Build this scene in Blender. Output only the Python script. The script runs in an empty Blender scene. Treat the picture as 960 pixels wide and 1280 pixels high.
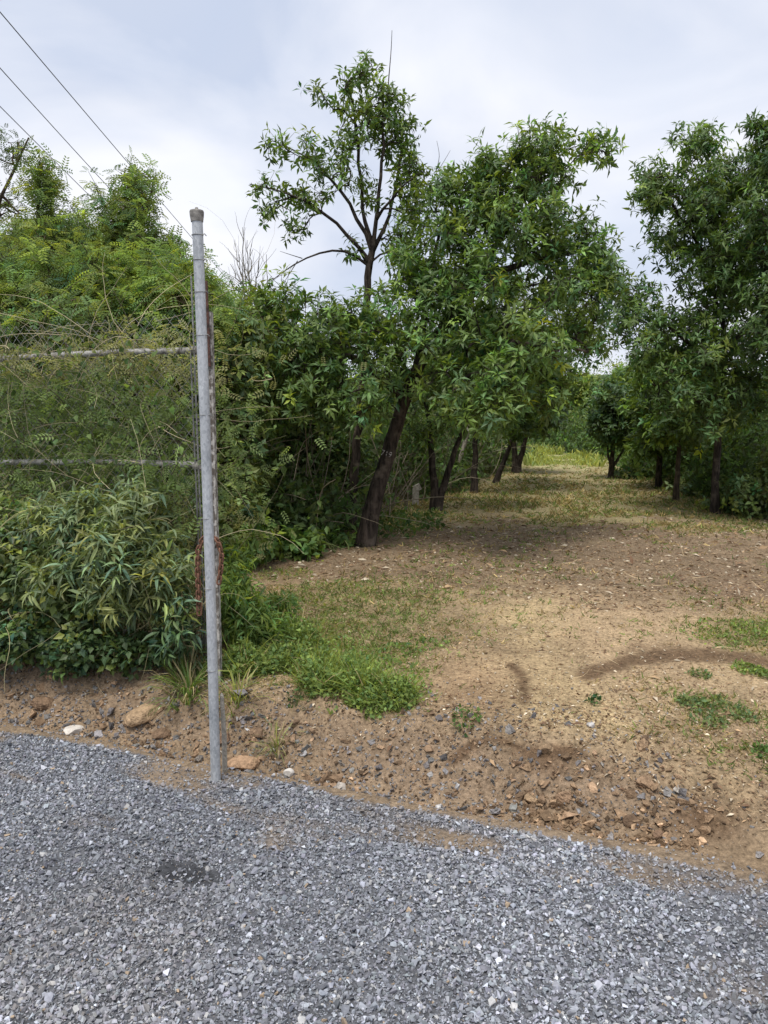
import bpy, bmesh, math
import numpy as np
from mathutils import Vector

rng = np.random.default_rng(11)
C = bpy.context.scene
COL = C.collection
rad = math.radians

# ------------------------------------------------------------------ camera, sky, sun, exposure
CAM_H, PITCH, FPX = 1.6, rad(6.5), 960.0          # FPX: focal length in pixels of the 960 x 1280 photograph
cam_data = bpy.data.cameras.new('camera')
cam_data.sensor_fit = 'VERTICAL'
cam_data.sensor_height = 36.0
cam_data.lens = 36.0 * FPX / 1280.0
cam_data.clip_start, cam_data.clip_end = 0.05, 3000.0
cam = bpy.data.objects.new('camera', cam_data)
COL.objects.link(cam)
cam.location = (0, 0, CAM_H)
cam.rotation_euler = (math.pi / 2 - PITCH, 0, 0)
C.camera = cam

SUN_EL, SUN_AZ = rad(66), rad(205)                 # azimuth clockwise from +Y
world = bpy.data.worlds.new('World')
C.world = world
world.use_nodes = True
nt = world.node_tree
nt.nodes.clear()
out = nt.nodes.new('ShaderNodeOutputWorld')
bg = nt.nodes.new('ShaderNodeBackground')
bg.inputs['Strength'].default_value = 0.1
sky = nt.nodes.new('ShaderNodeTexSky')
sky.sky_type = 'NISHITA'
sky.sun_disc = False
sky.sun_elevation, sky.sun_rotation = SUN_EL, SUN_AZ
sky.air_density, sky.dust_density, sky.ozone_density = 1.0, 2.0, 1.0
tc = nt.nodes.new('ShaderNodeTexCoord')
mp = nt.nodes.new('ShaderNodeMapping')
mp.inputs['Scale'].default_value = (1.0, 1.0, 1.7)
mp.inputs['Location'].default_value = (0.35, 0.2, 0.15)
n1 = nt.nodes.new('ShaderNodeTexNoise')
n1.inputs['Scale'].default_value = 2.6
n1.inputs['Detail'].default_value = 7.0
n1.inputs['Roughness'].default_value = 0.48
n1.inputs['Distortion'].default_value = 0.5
cr = nt.nodes.new('ShaderNodeValToRGB')             # cloud radiance, grey-lavender to white
cr.color_ramp.elements[0].position = 0.36
cr.color_ramp.elements[0].color = (0.540, 0.600, 0.735, 1)
cr.color_ramp.elements[1].position = 0.66
cr.color_ramp.elements[1].color = (0.860, 0.870, 0.920, 1)
sc_ = nt.nodes.new('ShaderNodeVectorMath')
sc_.operation = 'SCALE'
sc_.inputs['Scale'].default_value = 4.8
n2 = nt.nodes.new('ShaderNodeTexNoise')
n2.inputs['Scale'].default_value = 3.1
n2.inputs['Detail'].default_value = 6.0
n2.inputs['Distortion'].default_value = 0.8
cr2 = nt.nodes.new('ShaderNodeValToRGB')            # cloud cover: thin places let some blue through
cr2.color_ramp.elements[0].position = 0.36
cr2.color_ramp.elements[0].color = (0.88, 0.88, 0.88, 1)
cr2.color_ramp.elements[1].position = 0.56
cr2.color_ramp.elements[1].color = (0.98, 0.98, 0.98, 1)
mx = nt.nodes.new('ShaderNodeMixRGB')
L = nt.links.new
L(tc.outputs['Generated'], mp.inputs['Vector'])
L(mp.outputs['Vector'], n1.inputs['Vector'])
L(mp.outputs['Vector'], n2.inputs['Vector'])
L(n1.outputs['Fac'], cr.inputs['Fac'])
L(n2.outputs['Fac'], cr2.inputs['Fac'])
L(cr.outputs['Color'], sc_.inputs[0])
L(cr2.outputs['Color'], mx.inputs['Fac'])
L(sky.outputs['Color'], mx.inputs['Color1'])
L(sc_.outputs['Vector'], mx.inputs['Color2'])
L(mx.outputs['Color'], bg.inputs['Color'])
L(bg.outputs['Background'], out.inputs['Surface'])

sun_d = bpy.data.lights.new('sun', 'SUN')
sun_d.energy = 1.5
sun_d.angle = rad(28)
sun_d.color = (1.0, 0.95, 0.87)
sun = bpy.data.objects.new('sun', sun_d)
COL.objects.link(sun)
sdir = Vector((math.sin(SUN_AZ) * math.cos(SUN_EL), math.cos(SUN_AZ) * math.cos(SUN_EL), math.sin(SUN_EL)))
sun.rotation_euler = sdir.to_track_quat('Z', 'Y').to_euler()
sun.location = (0, 0, 30)

C.view_settings.view_transform = 'Standard'
C.view_settings.look = 'None'
C.view_settings.gamma = 1.0
C.view_settings.use_curve_mapping = False
C.view_settings.exposure = 1.28
C.render.engine = 'CYCLES'
C.cycles.max_bounces = 6
C.cycles.diffuse_bounces = 3
C.cycles.glossy_bounces = 2
C.cycles.transmission_bounces = 4

# ------------------------------------------------------------------ helpers
CP, SP = math.cos(PITCH), math.sin(PITCH)

def at(px, py, Y):
    """world point on the photograph's pixel (px, py) at world distance Y (arrays allowed)"""
    dx = (np.asarray(px, float) - 480) / FPX
    dy = (640 - np.asarray(py, float)) / FPX
    ry = CP + dy * SP
    rz = -SP + dy * CP
    k = Y / ry
    return np.stack(np.broadcast_arrays(dx * k, Y * np.ones_like(k), CAM_H + rz * k), -1)

def proj(P):
    x, y, z = P[..., 0], P[..., 1], P[..., 2] - CAM_H
    f = np.maximum(y * CP - z * SP, 0.05)
    u = y * SP + z * CP
    return 480 + FPX * x / f, 640 - FPX * u / f

def _hash(ix, iy, seed):
    h = (ix.astype(np.int64) * 374761393 + iy.astype(np.int64) * 668265263 + seed * 1442695041) & 0x7fffffff
    h = ((h ^ (h >> 13)) * 1274126177) & 0x7fffffff
    return ((h ^ (h >> 16)) & 0xffff) / 65535.0

def noise(x, y, scale=1.0, seed=0, octv=3, gain=.5):
    x = np.asarray(x, float) * scale
    y = np.asarray(y, float) * scale
    tot, amp, norm = 0, 1.0, 0
    for o in range(octv):
        ix, iy = np.floor(x), np.floor(y)
        fx, fy = x - ix, y - iy
        fx, fy = fx * fx * (3 - 2 * fx), fy * fy * (3 - 2 * fy)
        a, b = _hash(ix, iy, seed + o), _hash(ix + 1, iy, seed + o)
        c, d = _hash(ix, iy + 1, seed + o), _hash(ix + 1, iy + 1, seed + o)
        tot = tot + amp * ((a * (1 - fx) + b * fx) * (1 - fy) + (c * (1 - fx) + d * fx) * fy)
        norm += amp
        amp *= gain
        x, y = x * 2.03 + 17.3, y * 2.03 + 9.1
    return tot / norm

def sstep(a, b, x):
    t = np.clip((x - a) / (b - a), 0, 1)
    return t * t * (3 - 2 * t)

# road edge line, from two pixels of the photograph on z = 0
def plane_pt(px, py, z=0.0):
    dx = (np.asarray(px, float) - 480) / FPX
    dy = (640 - np.asarray(py, float)) / FPX
    rz = -SP + dy * CP
    k = (z - CAM_H) / np.minimum(rz, -1e-4)
    return np.stack(np.broadcast_arrays(dx * k, (CP + dy * SP) * k, z + 0 * k), -1)

E0, E1 = plane_pt(0, 899), plane_pt(960, 1084)
U = (E1 - E0)[:2]; U /= np.linalg.norm(U)            # along the road, to the right
V = np.array([-U[1], U[0]])                          # away from the road
EO = E0[:2] + U * np.dot(-E0[:2], U)                 # foot of the camera on the edge line

def to_ts(x, y):
    return (x - EO[0]) * U[0] + (y - EO[1]) * U[1], (x - EO[0]) * V[0] + (y - EO[1]) * V[1]

def to_xy(t, s):
    return EO[0] + t * U[0] + s * V[0], EO[1] + t * U[1] + s * V[1]

def H(x, y):
    """height of the ground"""
    x = np.asarray(x, float); y = np.asarray(y, float)
    t, s = to_ts(x, y)
    s = s + 0.10 * (noise(t, s * .2, 1.7, 3) - .5)
    lf = 1 - sstep(-0.6, 1.3, t)
    hb = 0.10 + 0.13 * lf
    w = 0.75 - 0.28 * lf
    z = -0.03 + (hb + .03) * sstep(-0.02, w, s)
    z = z + 0.06 * sstep(1.0, 7, s)
    bank = np.exp(-((s - .24) / .22) ** 2) * (.30 + .70 * lf + .55 * np.exp(-((t - .52) / .16) ** 2) * (s < .4) + .55 * np.exp(-((t - 1.0) / .17) ** 2) * (s < .45))
    lump = np.abs(noise(t, s, 6.0, 9, 3) - .5) * 2
    z = z + bank * (0.105 * (lump - .35) * (0.5 + noise(t, s, 1.1, 4, 2)) + .014 * (noise(t, s, 19, 12, 3) - .5))
    off = sstep(.3, 1.2, s)
    z = z + off * (0.05 * (noise(t, s, .55, 21, 3) - .5) + .014 * (noise(t, s, 4, 22, 2) - .5))
    z = z + .22 * np.exp(-(((x - 4.9) / 1.2) ** 2 + ((y - 8.6) / .9) ** 2))       # litter mound on the right
    z = z + 16 * sstep(110, 240, y) + 7 * sstep(90, 260, y) * (noise(x, y, .012, 31, 3) - .5)
    return z

def gnd(px, py):
    """ground point seen at a pixel of the photograph"""
    z = 0.1
    for _ in range(12):
        p = plane_pt(px, py, z)
        z = float(H(p[0], p[1]))
    return np.array([p[0], p[1], z])

# ---- mesh builder
class MB:
    def __init__(self):
        self.v, self.f, self.c, self.n, self.uv = [], [], [], 0, []
    def add(self, v, f, c=(.5, .5, .5)):
        v = np.asarray(v, np.float32).reshape(-1, 3)
        if len(v) == 0:
            return
        f = np.asarray(f, np.int64)
        c = np.asarray(c, np.float32)
        c = np.broadcast_to(c, (len(v), 3))
        self.v.append(v); self.f.append(f + self.n); self.c.append(c)
        self.n += len(v)
    def build(self, name, mat, parent=None, smooth=False, loc=None):
        me = bpy.data.meshes.new(name)
        v = np.concatenate(self.v)
        if loc is not None:
            v = v - np.asarray(loc, np.float32)
        me.vertices.add(len(v))
        me.vertices.foreach_set('co', v.ravel())
        lv = np.concatenate([f.ravel() for f in self.f]).astype(np.int32)
        tot = np.concatenate([np.full(len(f), f.shape[1]) for f in self.f]).astype(np.int32)
        st = np.concatenate([[0], np.cumsum(tot)[:-1]]).astype(np.int32)
        me.loops.add(len(lv)); me.loops.foreach_set('vertex_index', lv)
        me.polygons.add(len(tot)); me.polygons.foreach_set('loop_start', st)
        me.polygons.foreach_set('loop_total', tot)
        me.polygons.foreach_set('use_smooth', np.full(len(tot), bool(smooth)))
        me.update(calc_edges=True)
        a = me.attributes.new('Col', 'FLOAT_COLOR', 'POINT')
        cc = np.concatenate(self.c)
        a.data.foreach_set('color', np.concatenate([cc, np.ones((len(cc), 1), np.float32)], 1).ravel())
        me.materials.append(mat)
        o = bpy.data.objects.new(name, me)
        COL.objects.link(o)
        if parent is not None:
            o.parent = parent
        return o

def tag(o, label=None, cat=None, group=None, kind=None):
    if label: o['label'] = label
    if cat: o['category'] = cat
    if group: o['group'] = group
    if kind: o['kind'] = kind
    return o

def thing(name, loc, label, cat, group=None):
    o = bpy.data.objects.new(name, None)
    o.empty_display_size = .1
    COL.objects.link(o)
    o.location = [float(q) for q in loc]
    return tag(o, label, cat, group)

def copy_tree(o, parent=None):
    c = o.copy(); COL.objects.link(c); c.parent = parent
    for ch in list(o.children):
        copy_tree(ch, c)
    return c

def nrm(a):
    return a / np.maximum(np.linalg.norm(a, axis=-1, keepdims=True), 1e-9)

def tubes(P, R_, sides=5):
    """P (n,m,3), R_ (n,m): n tapered tubes of m rings"""
    P = np.asarray(P, float); R_ = np.asarray(R_, float)
    n, m, _ = P.shape
    T = nrm(np.gradient(P, axis=1))
    mean = nrm(P[:, -1] - P[:, 0] + 1e-6)
    ref = np.where(np.abs(mean[:, 2:3]) < .8, [[0., 0, 1]], [[1., 0.13, 0]])
    A = nrm(np.cross(T, ref[:, None, :]))
    B = np.cross(T, A)
    ang = np.linspace(0, 2 * np.pi, sides, endpoint=False)
    v = P[:, :, None, :] + R_[:, :, None, None] * (A[:, :, None, :] * np.cos(ang)[None, None, :, None] + B[:, :, None, :] * np.sin(ang)[None, None, :, None])
    i = np.arange(n)[:, None, None] * m * sides + np.arange(m - 1)[None, :, None] * sides
    k = np.arange(sides)[None, None, :]
    k2 = (k + 1) % sides
    f = np.stack([i + k, i + sides + k, i + sides + k2, i + k2], -1).reshape(-1, 4)
    return v.reshape(-1, 3), f

def polyline(pts, m):
    pts = np.asarray(pts, float)
    d = np.concatenate([[0], np.cumsum(np.linalg.norm(np.diff(pts, axis=0), axis=1))])
    q = np.linspace(0, d[-1], m)
    o = np.stack([np.interp(q, d, pts[:, k]) for k in range(3)], 1)
    for _ in range(2):
        if m > 4:
            o[1:-1] = .25 * o[:-2] + .5 * o[1:-1] + .25 * o[2:]
    return o

# ---- leaf templates: x across, y along, z normal
LANCE5 = (np.array([[0, 0, 0], [-.13, .45, .03], [0, .5, -.02], [.13, .45, .03], [0, 1, -.20]]),
          np.array([[0, 2, 1], [0, 3, 2], [1, 2, 4], [2, 3, 4]]))
LANCE8 = (np.array([[0, 0, 0], [-.10, .28, .05], [0, .3, .02], [.10, .28, .05], [-.085, .62, -.01], [0, .64, -.05], [.085, .62, -.01], [0, 1, -.26]]),
          np.array([[0, 2, 1], [0, 3, 2], [1, 2, 5], [1, 5, 4], [2, 3, 6], [2, 6, 5], [4, 5, 7], [5, 6, 7]]))
OVATE = (np.array([[0, 0, 0], [-.33, .38, .08], [0, .45, 0], [.33, .38, .08], [0, 1, -.12]]),
         np.array([[0, 2, 1], [0, 3, 2], [1, 2, 4], [2, 3, 4]]))
KITE = (np.array([[0, 0, 0], [.24, .42, .05], [0, 1, -.1], [-.24, .42, .05]]), np.array([[0, 1, 2], [0, 2, 3]]))
GRASS = (np.array([[-.03, 0, 0], [.03, 0, 0], [-.026, .4, -.02], [.026, .4, -.02], [-.016, .75, -.13], [.016, .75, -.13], [0, 1, -.33]]),
         np.array([[0, 1, 3], [0, 3, 2], [2, 3, 5], [2, 5, 4], [4, 5, 6]]))
def _frond(pairs=5):
    v, f = [], []
    for k in range(pairs):
        y = .12 + .85 * k / (pairs - 1)
        ln = .36 * (1 - .45 * abs(k / (pairs - 1) - .4))
        z = -.22 * y * y
        for s in (-1, 1):
            i = len(v)
            v += [[0, y, z], [s * ln * .55, y + .0, z + .03], [s * ln, y + .13, z - .04], [s * ln * .5, y + .15, z + .02]]
            f.append([i, i + 1, i + 2, i + 3])
    return np.array(v), np.array(f)
FROND = _frond(5)

def leaves(mb, P, D, N, S, tmpl, col, wid=1.0):
    """place one template per row: position, direction, normal, size, colour"""
    n = len(P)
    if n == 0:
        return
    T, F = tmpl
    D = nrm(D)
    N = nrm(N - D * np.sum(N * D, -1, keepdims=True) + 1e-6)
    B = np.cross(D, N)
    T = T * np.array([wid, 1, 1])
    S = np.broadcast_to(np.asarray(S, float), (n,))
    v = P[:, None, :] + S[:, None, None] * (B[:, None, :] * T[None, :, 0:1] + D[:, None, :] * T[None, :, 1:2] + N[:, None, :] * T[None, :, 2:3])
    f = (np.arange(n)[:, None, None] * len(T) + F[None]).reshape(-1, F.shape[1])
    mb.add(v.reshape(-1, 3), f, np.repeat(np.broadcast_to(col, (n, 3)), len(T), axis=0))

def leafcol(base, n, rg, val=.28, hue=.12):
    base = np.asarray(base, float)
    c = np.broadcast_to(base, (n, 3)) * np.exp(rg.normal(0, val, (n, 1)))
    h = rg.normal(0, hue, n)
    c = c * np.stack([1 + h, 1 + .25 * h, 1 - h], 1)
    return np.clip(c, .004, .6)

def rosettes(mb, P, A, k, size, base, rg, tmpl=LANCE5, wid=1.0, droop=.25, open_=(35, 105), val=.28, bright=None):
    n = len(P)
    A = nrm(A)
    rc = leafcol(base, n, rg, val, .17)
    if bright is not None:                                   # some shoots carry young, yellower leaves
        b = rg.random(n) < bright
        rc[b] = rc[b] * np.array([1.65, 1.6, 1.25])
    Pr = np.repeat(P, k, 0); Ar = np.repeat(A, k, 0)
    az = (np.tile(np.arange(k) * 2.4, n) + np.repeat(rg.random(n) * 6.28, k) + rg.normal(0, .3, n * k))
    el = np.radians(rg.uniform(open_[0], open_[1], n * k))
    ref = np.where(np.abs(Ar[:, 2:3]) < .9, [[0., 0, 1]], [[1., 0, 0]])
    X = nrm(np.cross(Ar, ref)); Y = np.cross(Ar, X)
    D = Ar * np.cos(el)[:, None] + (X * np.cos(az)[:, None] + Y * np.sin(az)[:, None]) * np.sin(el)[:, None]
    D[:, 2] -= droop * rg.uniform(.3, 1.4, n * k)
    N = Ar + np.array([0, 0, .8]) + rg.normal(0, .35, (n * k, 3))
    S = size * rg.uniform(.6, 1.3, n * k)
    cc = np.repeat(rc, k, 0) * np.exp(rg.normal(0, .12, (n * k, 1)))
    leaves(mb, Pr + D * 0.01 + rg.normal(0, .012, (n * k, 3)), D, N, S, tmpl, cc, wid)

# ------------------------------------------------------------------ materials
def new_mat(name):
    m = bpy.data.materials.new(name)
    m.use_nodes = True
    nt = m.node_tree
    p = nt.nodes['Principled BSDF']
    return m, nt, p

def attr_mat(name, rough=.8, spec=.3, transl=0.0, noise_amt=0.0, noise_scale=30, bump=0.0, bump_scale=60, metal=0.0):
    m, nt, p = new_mat(name)
    a = nt.nodes.new('ShaderNodeAttribute'); a.attribute_name = 'Col'
    colour = a.outputs['Color']
    p.inputs['Roughness'].default_value = rough
    p.inputs['Specular IOR Level'].default_value = spec
    p.inputs['Metallic'].default_value = metal
    if noise_amt or bump:
        tx = nt.nodes.new('ShaderNodeTexCoord')
    if noise_amt:
        n = nt.nodes.new('ShaderNodeTexNoise'); n.inputs['Scale'].default_value = noise_scale
        n.inputs['Detail'].default_value = 6
        nt.links.new(tx.outputs['Object'], n.inputs['Vector'])
        mr = nt.nodes.new('ShaderNodeMapRange')
        mr.inputs['From Min'].default_value = .3; mr.inputs['From Max'].default_value = .7
        mr.inputs['To Min'].default_value = 1 - noise_amt; mr.inputs['To Max'].default_value = 1 + noise_amt
        nt.links.new(n.outputs['Fac'], mr.inputs['Value'])
        mu = nt.nodes.new('ShaderNodeVectorMath'); mu.operation = 'SCALE'
        nt.links.new(colour, mu.inputs[0]); nt.links.new(mr.outputs['Result'], mu.inputs['Scale'])
        colour = mu.outputs['Vector']
    nt.links.new(colour, p.inputs['Base Color'])
    if bump:
        n = nt.nodes.new('ShaderNodeTexNoise'); n.inputs['Scale'].default_value = bump_scale
        n.inputs['Detail'].default_value = 8
        nt.links.new(tx.outputs['Object'], n.inputs['Vector'])
        b = nt.nodes.new('ShaderNodeBump'); b.inputs['Strength'].default_value = bump
        b.inputs['Distance'].default_value = .02
        nt.links.new(n.outputs['Fac'], b.inputs['Height'])
        nt.links.new(b.outputs['Normal'], p.inputs['Normal'])
    if transl:
        t = nt.nodes.new('ShaderNodeBsdfTranslucent')
        g = nt.nodes.new('ShaderNodeVectorMath'); g.operation = 'MULTIPLY'
        g.inputs[1].default_value = (1.7, 1.6, .7)
        nt.links.new(a.outputs['Color'], g.inputs[0]); nt.links.new(g.outputs['Vector'], t.inputs['Color'])
        ms = nt.nodes.new('ShaderNodeMixShader'); ms.inputs['Fac'].default_value = transl
        o = nt.nodes['Material Output']
        nt.links.new(p.outputs['BSDF'], ms.inputs[1]); nt.links.new(t.outputs['BSDF'], ms.inputs[2])
        nt.links.new(ms.outputs['Shader'], o.inputs['Surface'])
    return m

M_LEAF = attr_mat('leaf', .50, .45, .34)
M_SOFT = attr_mat('soft_leaf', .6, .3, .42)
M_GRASS = attr_mat('grass_blade', .7, .25, .3)
M_WOOD = attr_mat('twig_wood', .85, .2)
M_STONE = attr_mat('stone', .85, .3, 0, .16, 120, .12, 220)
M_DIRTROCK = attr_mat('earth_clod', .95, .15, 0, .3, 45, .9, 70)
M_LITTER = attr_mat('dry_leaf', .8, .2, .1)

def bark_mat(name, dark, light, scale=1.0):
    m, nt, p = new_mat(name)
    tx = nt.nodes.new('ShaderNodeTexCoord')
    mp = nt.nodes.new('ShaderNodeMapping'); mp.inputs['Scale'].default_value = (26 * scale, 26 * scale, 5 * scale)
    n = nt.nodes.new('ShaderNodeTexNoise'); n.inputs['Scale'].default_value = 1.0; n.inputs['Detail'].default_value = 7
    n.inputs['Roughness'].default_value = .65
    r = nt.nodes.new('ShaderNodeValToRGB')
    r.color_ramp.elements[0].position = .38; r.color_ramp.elements[0].color = (*dark, 1)
    r.color_ramp.elements[1].position = .7; r.color_ramp.elements[1].color = (*light, 1)
    b = nt.nodes.new('ShaderNodeBump'); b.inputs['Strength'].default_value = 1.0; b.inputs['Distance'].default_value = .03
    nt.links.new(tx.outputs['Object'], mp.inputs['Vector']); nt.links.new(mp.outputs['Vector'], n.inputs['Vector'])
    nt.links.new(n.outputs['Fac'], r.inputs['Fac'])
    nl = nt.nodes.new('ShaderNodeTexNoise'); nl.inputs['Scale'].default_value = 7 * scale; nl.inputs['Detail'].default_value = 6
    nt.links.new(tx.outputs['Object'], nl.inputs['Vector'])
    rl = nt.nodes.new('ShaderNodeMapRange'); rl.inputs['From Min'].default_value = .54; rl.inputs['From Max'].default_value = .70; rl.inputs['To Max'].default_value = .7
    nt.links.new(nl.outputs['Fac'], rl.inputs['Value'])
    ml = nt.nodes.new('ShaderNodeMixRGB'); ml.inputs['Color2'].default_value = (min(.5, light[0] * 1.9), min(.5, light[1] * 2.0), min(.45, light[2] * 1.9), 1)
    nt.links.new(rl.outputs['Result'], ml.inputs['Fac']); nt.links.new(r.outputs['Color'], ml.inputs['Color1'])
    nt.links.new(ml.outputs['Color'], p.inputs['Base Color'])
    nt.links.new(n.outputs['Fac'], b.inputs['Height']); nt.links.new(b.outputs['Normal'], p.inputs['Normal'])
    p.inputs['Roughness'].default_value = .9
    p.inputs['Specular IOR Level'].default_value = .2
    return m
M_BARK = bark_mat('dark_bark', (.014, .011, .009), (.098, .076, .062))
M_BARK2 = bark_mat('brown_bark', (.03, .02, .013), (.13, .095, .065))
M_GREYBARK = bark_mat('grey_bark', (.12, .105, .085), (.33, .30, .25))

def galv_mat():
    m, nt, p = new_mat('galvanised_steel')
    tx = nt.nodes.new('ShaderNodeTexCoord')
    vo = nt.nodes.new('ShaderNodeTexVoronoi'); vo.inputs['Scale'].default_value = 150
    n = nt.nodes.new('ShaderNodeTexNoise'); n.inputs['Scale'].default_value = 9; n.inputs['Detail'].default_value = 8
    mp = nt.nodes.new('ShaderNodeMapping'); mp.inputs['Scale'].default_value = (1, 1, .5)
    nt.links.new(tx.outputs['Object'], mp.inputs['Vector'])
    nt.links.new(mp.outputs['Vector'], vo.inputs['Vector']); nt.links.new(mp.outputs['Vector'], n.inputs['Vector'])
    sep = nt.nodes.new('ShaderNodeSeparateColor'); nt.links.new(vo.outputs['Color'], sep.inputs['Color'])
    mixv = nt.nodes.new('ShaderNodeMath'); mixv.operation = 'MULTIPLY_ADD'
    nt.links.new(sep.outputs['Red'], mixv.inputs[0]); mixv.inputs[1].default_value = .30
    nt.links.new(n.outputs['Fac'], mixv.inputs[2])
    r = nt.nodes.new('ShaderNodeValToRGB')
    r.color_ramp.elements[0].position = .35; r.color_ramp.elements[0].color = (.27, .29, .31, 1)
    r.color_ramp.elements[1].position = .9; r.color_ramp.elements[1].color = (.56, .58, .60, 1)
    nt.links.new(mixv.outputs['Value'], r.inputs['Fac']); nt.links.new(r.outputs['Color'], p.inputs['Base Color'])
    p.inputs['Metallic'].default_value = .35
    p.inputs['Roughness'].default_value = .55
    b = nt.nodes.new('ShaderNodeBump'); b.inputs['Strength'].default_value = .15; b.inputs['Distance'].default_value = .002
    nt.links.new(mixv.outputs['Value'], b.inputs['Height']); nt.links.new(b.outputs['Normal'], p.inputs['Normal'])
    return m
M_GALV = galv_mat()

def ramp_mat(name, c0, c1, scale, rough, metal=0.0, p0=.35, p1=.65, bump=.3):
    m, nt, p = new_mat(name)
    tx = nt.nodes.new('ShaderNodeTexCoord')
    n = nt.nodes.new('ShaderNodeTexNoise'); n.inputs['Scale'].default_value = scale; n.inputs['Detail'].default_value = 8
    n.inputs['Roughness'].default_value = .6
    nt.links.new(tx.outputs['Object'], n.inputs['Vector'])
    r = nt.nodes.new('ShaderNodeValToRGB')
    r.color_ramp.elements[0].position = p0; r.color_ramp.elements[0].color = (*c0, 1)
    r.color_ramp.elements[1].position = p1; r.color_ramp.elements[1].color = (*c1, 1)
    nt.links.new(n.outputs['Fac'], r.inputs['Fac']); nt.links.new(r.outputs['Color'], p.inputs['Base Color'])
    b = nt.nodes.new('ShaderNodeBump'); b.inputs['Strength'].default_value = bump; b.inputs['Distance'].default_value = .005
    nt.links.new(n.outputs['Fac'], b.inputs['Height']); nt.links.new(b.outputs['Normal'], p.inputs['Normal'])
    p.inputs['Roughness'].default_value = rough; p.inputs['Metallic'].default_value = metal
    return m
M_RUST = ramp_mat('rusty_iron', (.075, .034, .022), (.25, .125, .078), 60, .85, .2)
M_CAP = ramp_mat('weathered_cap', (.13, .122, .112), (.30, .285, .26), 50, .75, .1)
M_PEEL = ramp_mat('peeling_white_paint', (.10, .085, .07), (.42, .40, .37), 30, .8, 0, .42, .58)
M_RAIL = ramp_mat('weathered_rail', (.12, .11, .10), (.45, .44, .42), 22, .75, .1)
M_WIRE = ramp_mat('grey_wire', (.12, .12, .12), (.30, .30, .29), 40, .6, .5)
M_CABLE = ramp_mat('cable', (.05, .05, .055), (.12, .12, .125), 4, .6, .2)
M_CONC = ramp_mat('weathered_concrete', (.22, .20, .17), (.48, .45, .38), 25, .9)
M_PAINT = ramp_mat('worn_paint', (.06, .05, .045), (.50, .48, .46), 70, .8, 0, .42, .58)

# ------------------------------------------------------------------ ground sheet
def graded(lo, hi, fine_lo, fine_hi, step, grow=1.16):
    a = list(np.arange(fine_lo, fine_hi, step))
    x, d = fine_hi, step
    right = []
    while x < hi:
        right.append(x); d *= grow; x += d
    right.append(hi)
    x, d = fine_lo, step
    left = []
    while x > lo:
        d *= grow; x -= d; left.append(max(x, lo))
    return np.array(sorted(set(left)) + a + right)

def grid_mesh(T, S, height, colour):
    tt, ss = np.meshgrid(T, S)
    x, y = to_xy(tt, ss)
    z = height(x, y)
    n, m = tt.shape
    v = np.stack([x, y, z], -1).reshape(-1, 3)
    i = (np.arange(n - 1)[:, None] * m + np.arange(m - 1)[None, :])
    f = np.stack([i, i + 1, i + m + 1, i + m], -1).reshape(-1, 4)
    return v, f, colour(v)

TAN = np.array([.41, .298, .182]); DAMP = np.array([.115, .070, .040]); STRAW = np.array([.44, .335, .185])
LITTER = np.array([.185, .135, .088]); FARG = np.array([.275, .245, .120]); BANKC = np.array([.250, .182, .122])
EARTH = np.array([.10, .075, .05]); RED = np.array([.27, .135, .07])

def blob(u, v, cu, cv, ru, rv, ang=0.0):
    c, s = math.cos(rad(ang)), math.sin(rad(ang))
    a, b = (u - cu) * c + (v - cv) * s, -(u - cu) * s + (v - cv) * c
    return np.exp(-((a / ru) ** 2 + (b / rv) ** 2))

def arc(u, v, pts, w):
    """soft stroke along points"""
    d = np.full(u.shape, 1e9)
    for (a, b) in zip(pts[:-1], pts[1:]):
        ax, ay = a; bx, by = b
        L2 = (bx - ax) ** 2 + (by - ay) ** 2
        k = np.clip(((u - ax) * (bx - ax) + (v - ay) * (by - ay)) / L2, 0, 1)
        d = np.minimum(d, np.hypot(u - ax - k * (bx - ax), (v - ay - k * (by - ay)) * 1.6))
    return np.exp(-(d / w) ** 2)

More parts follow.
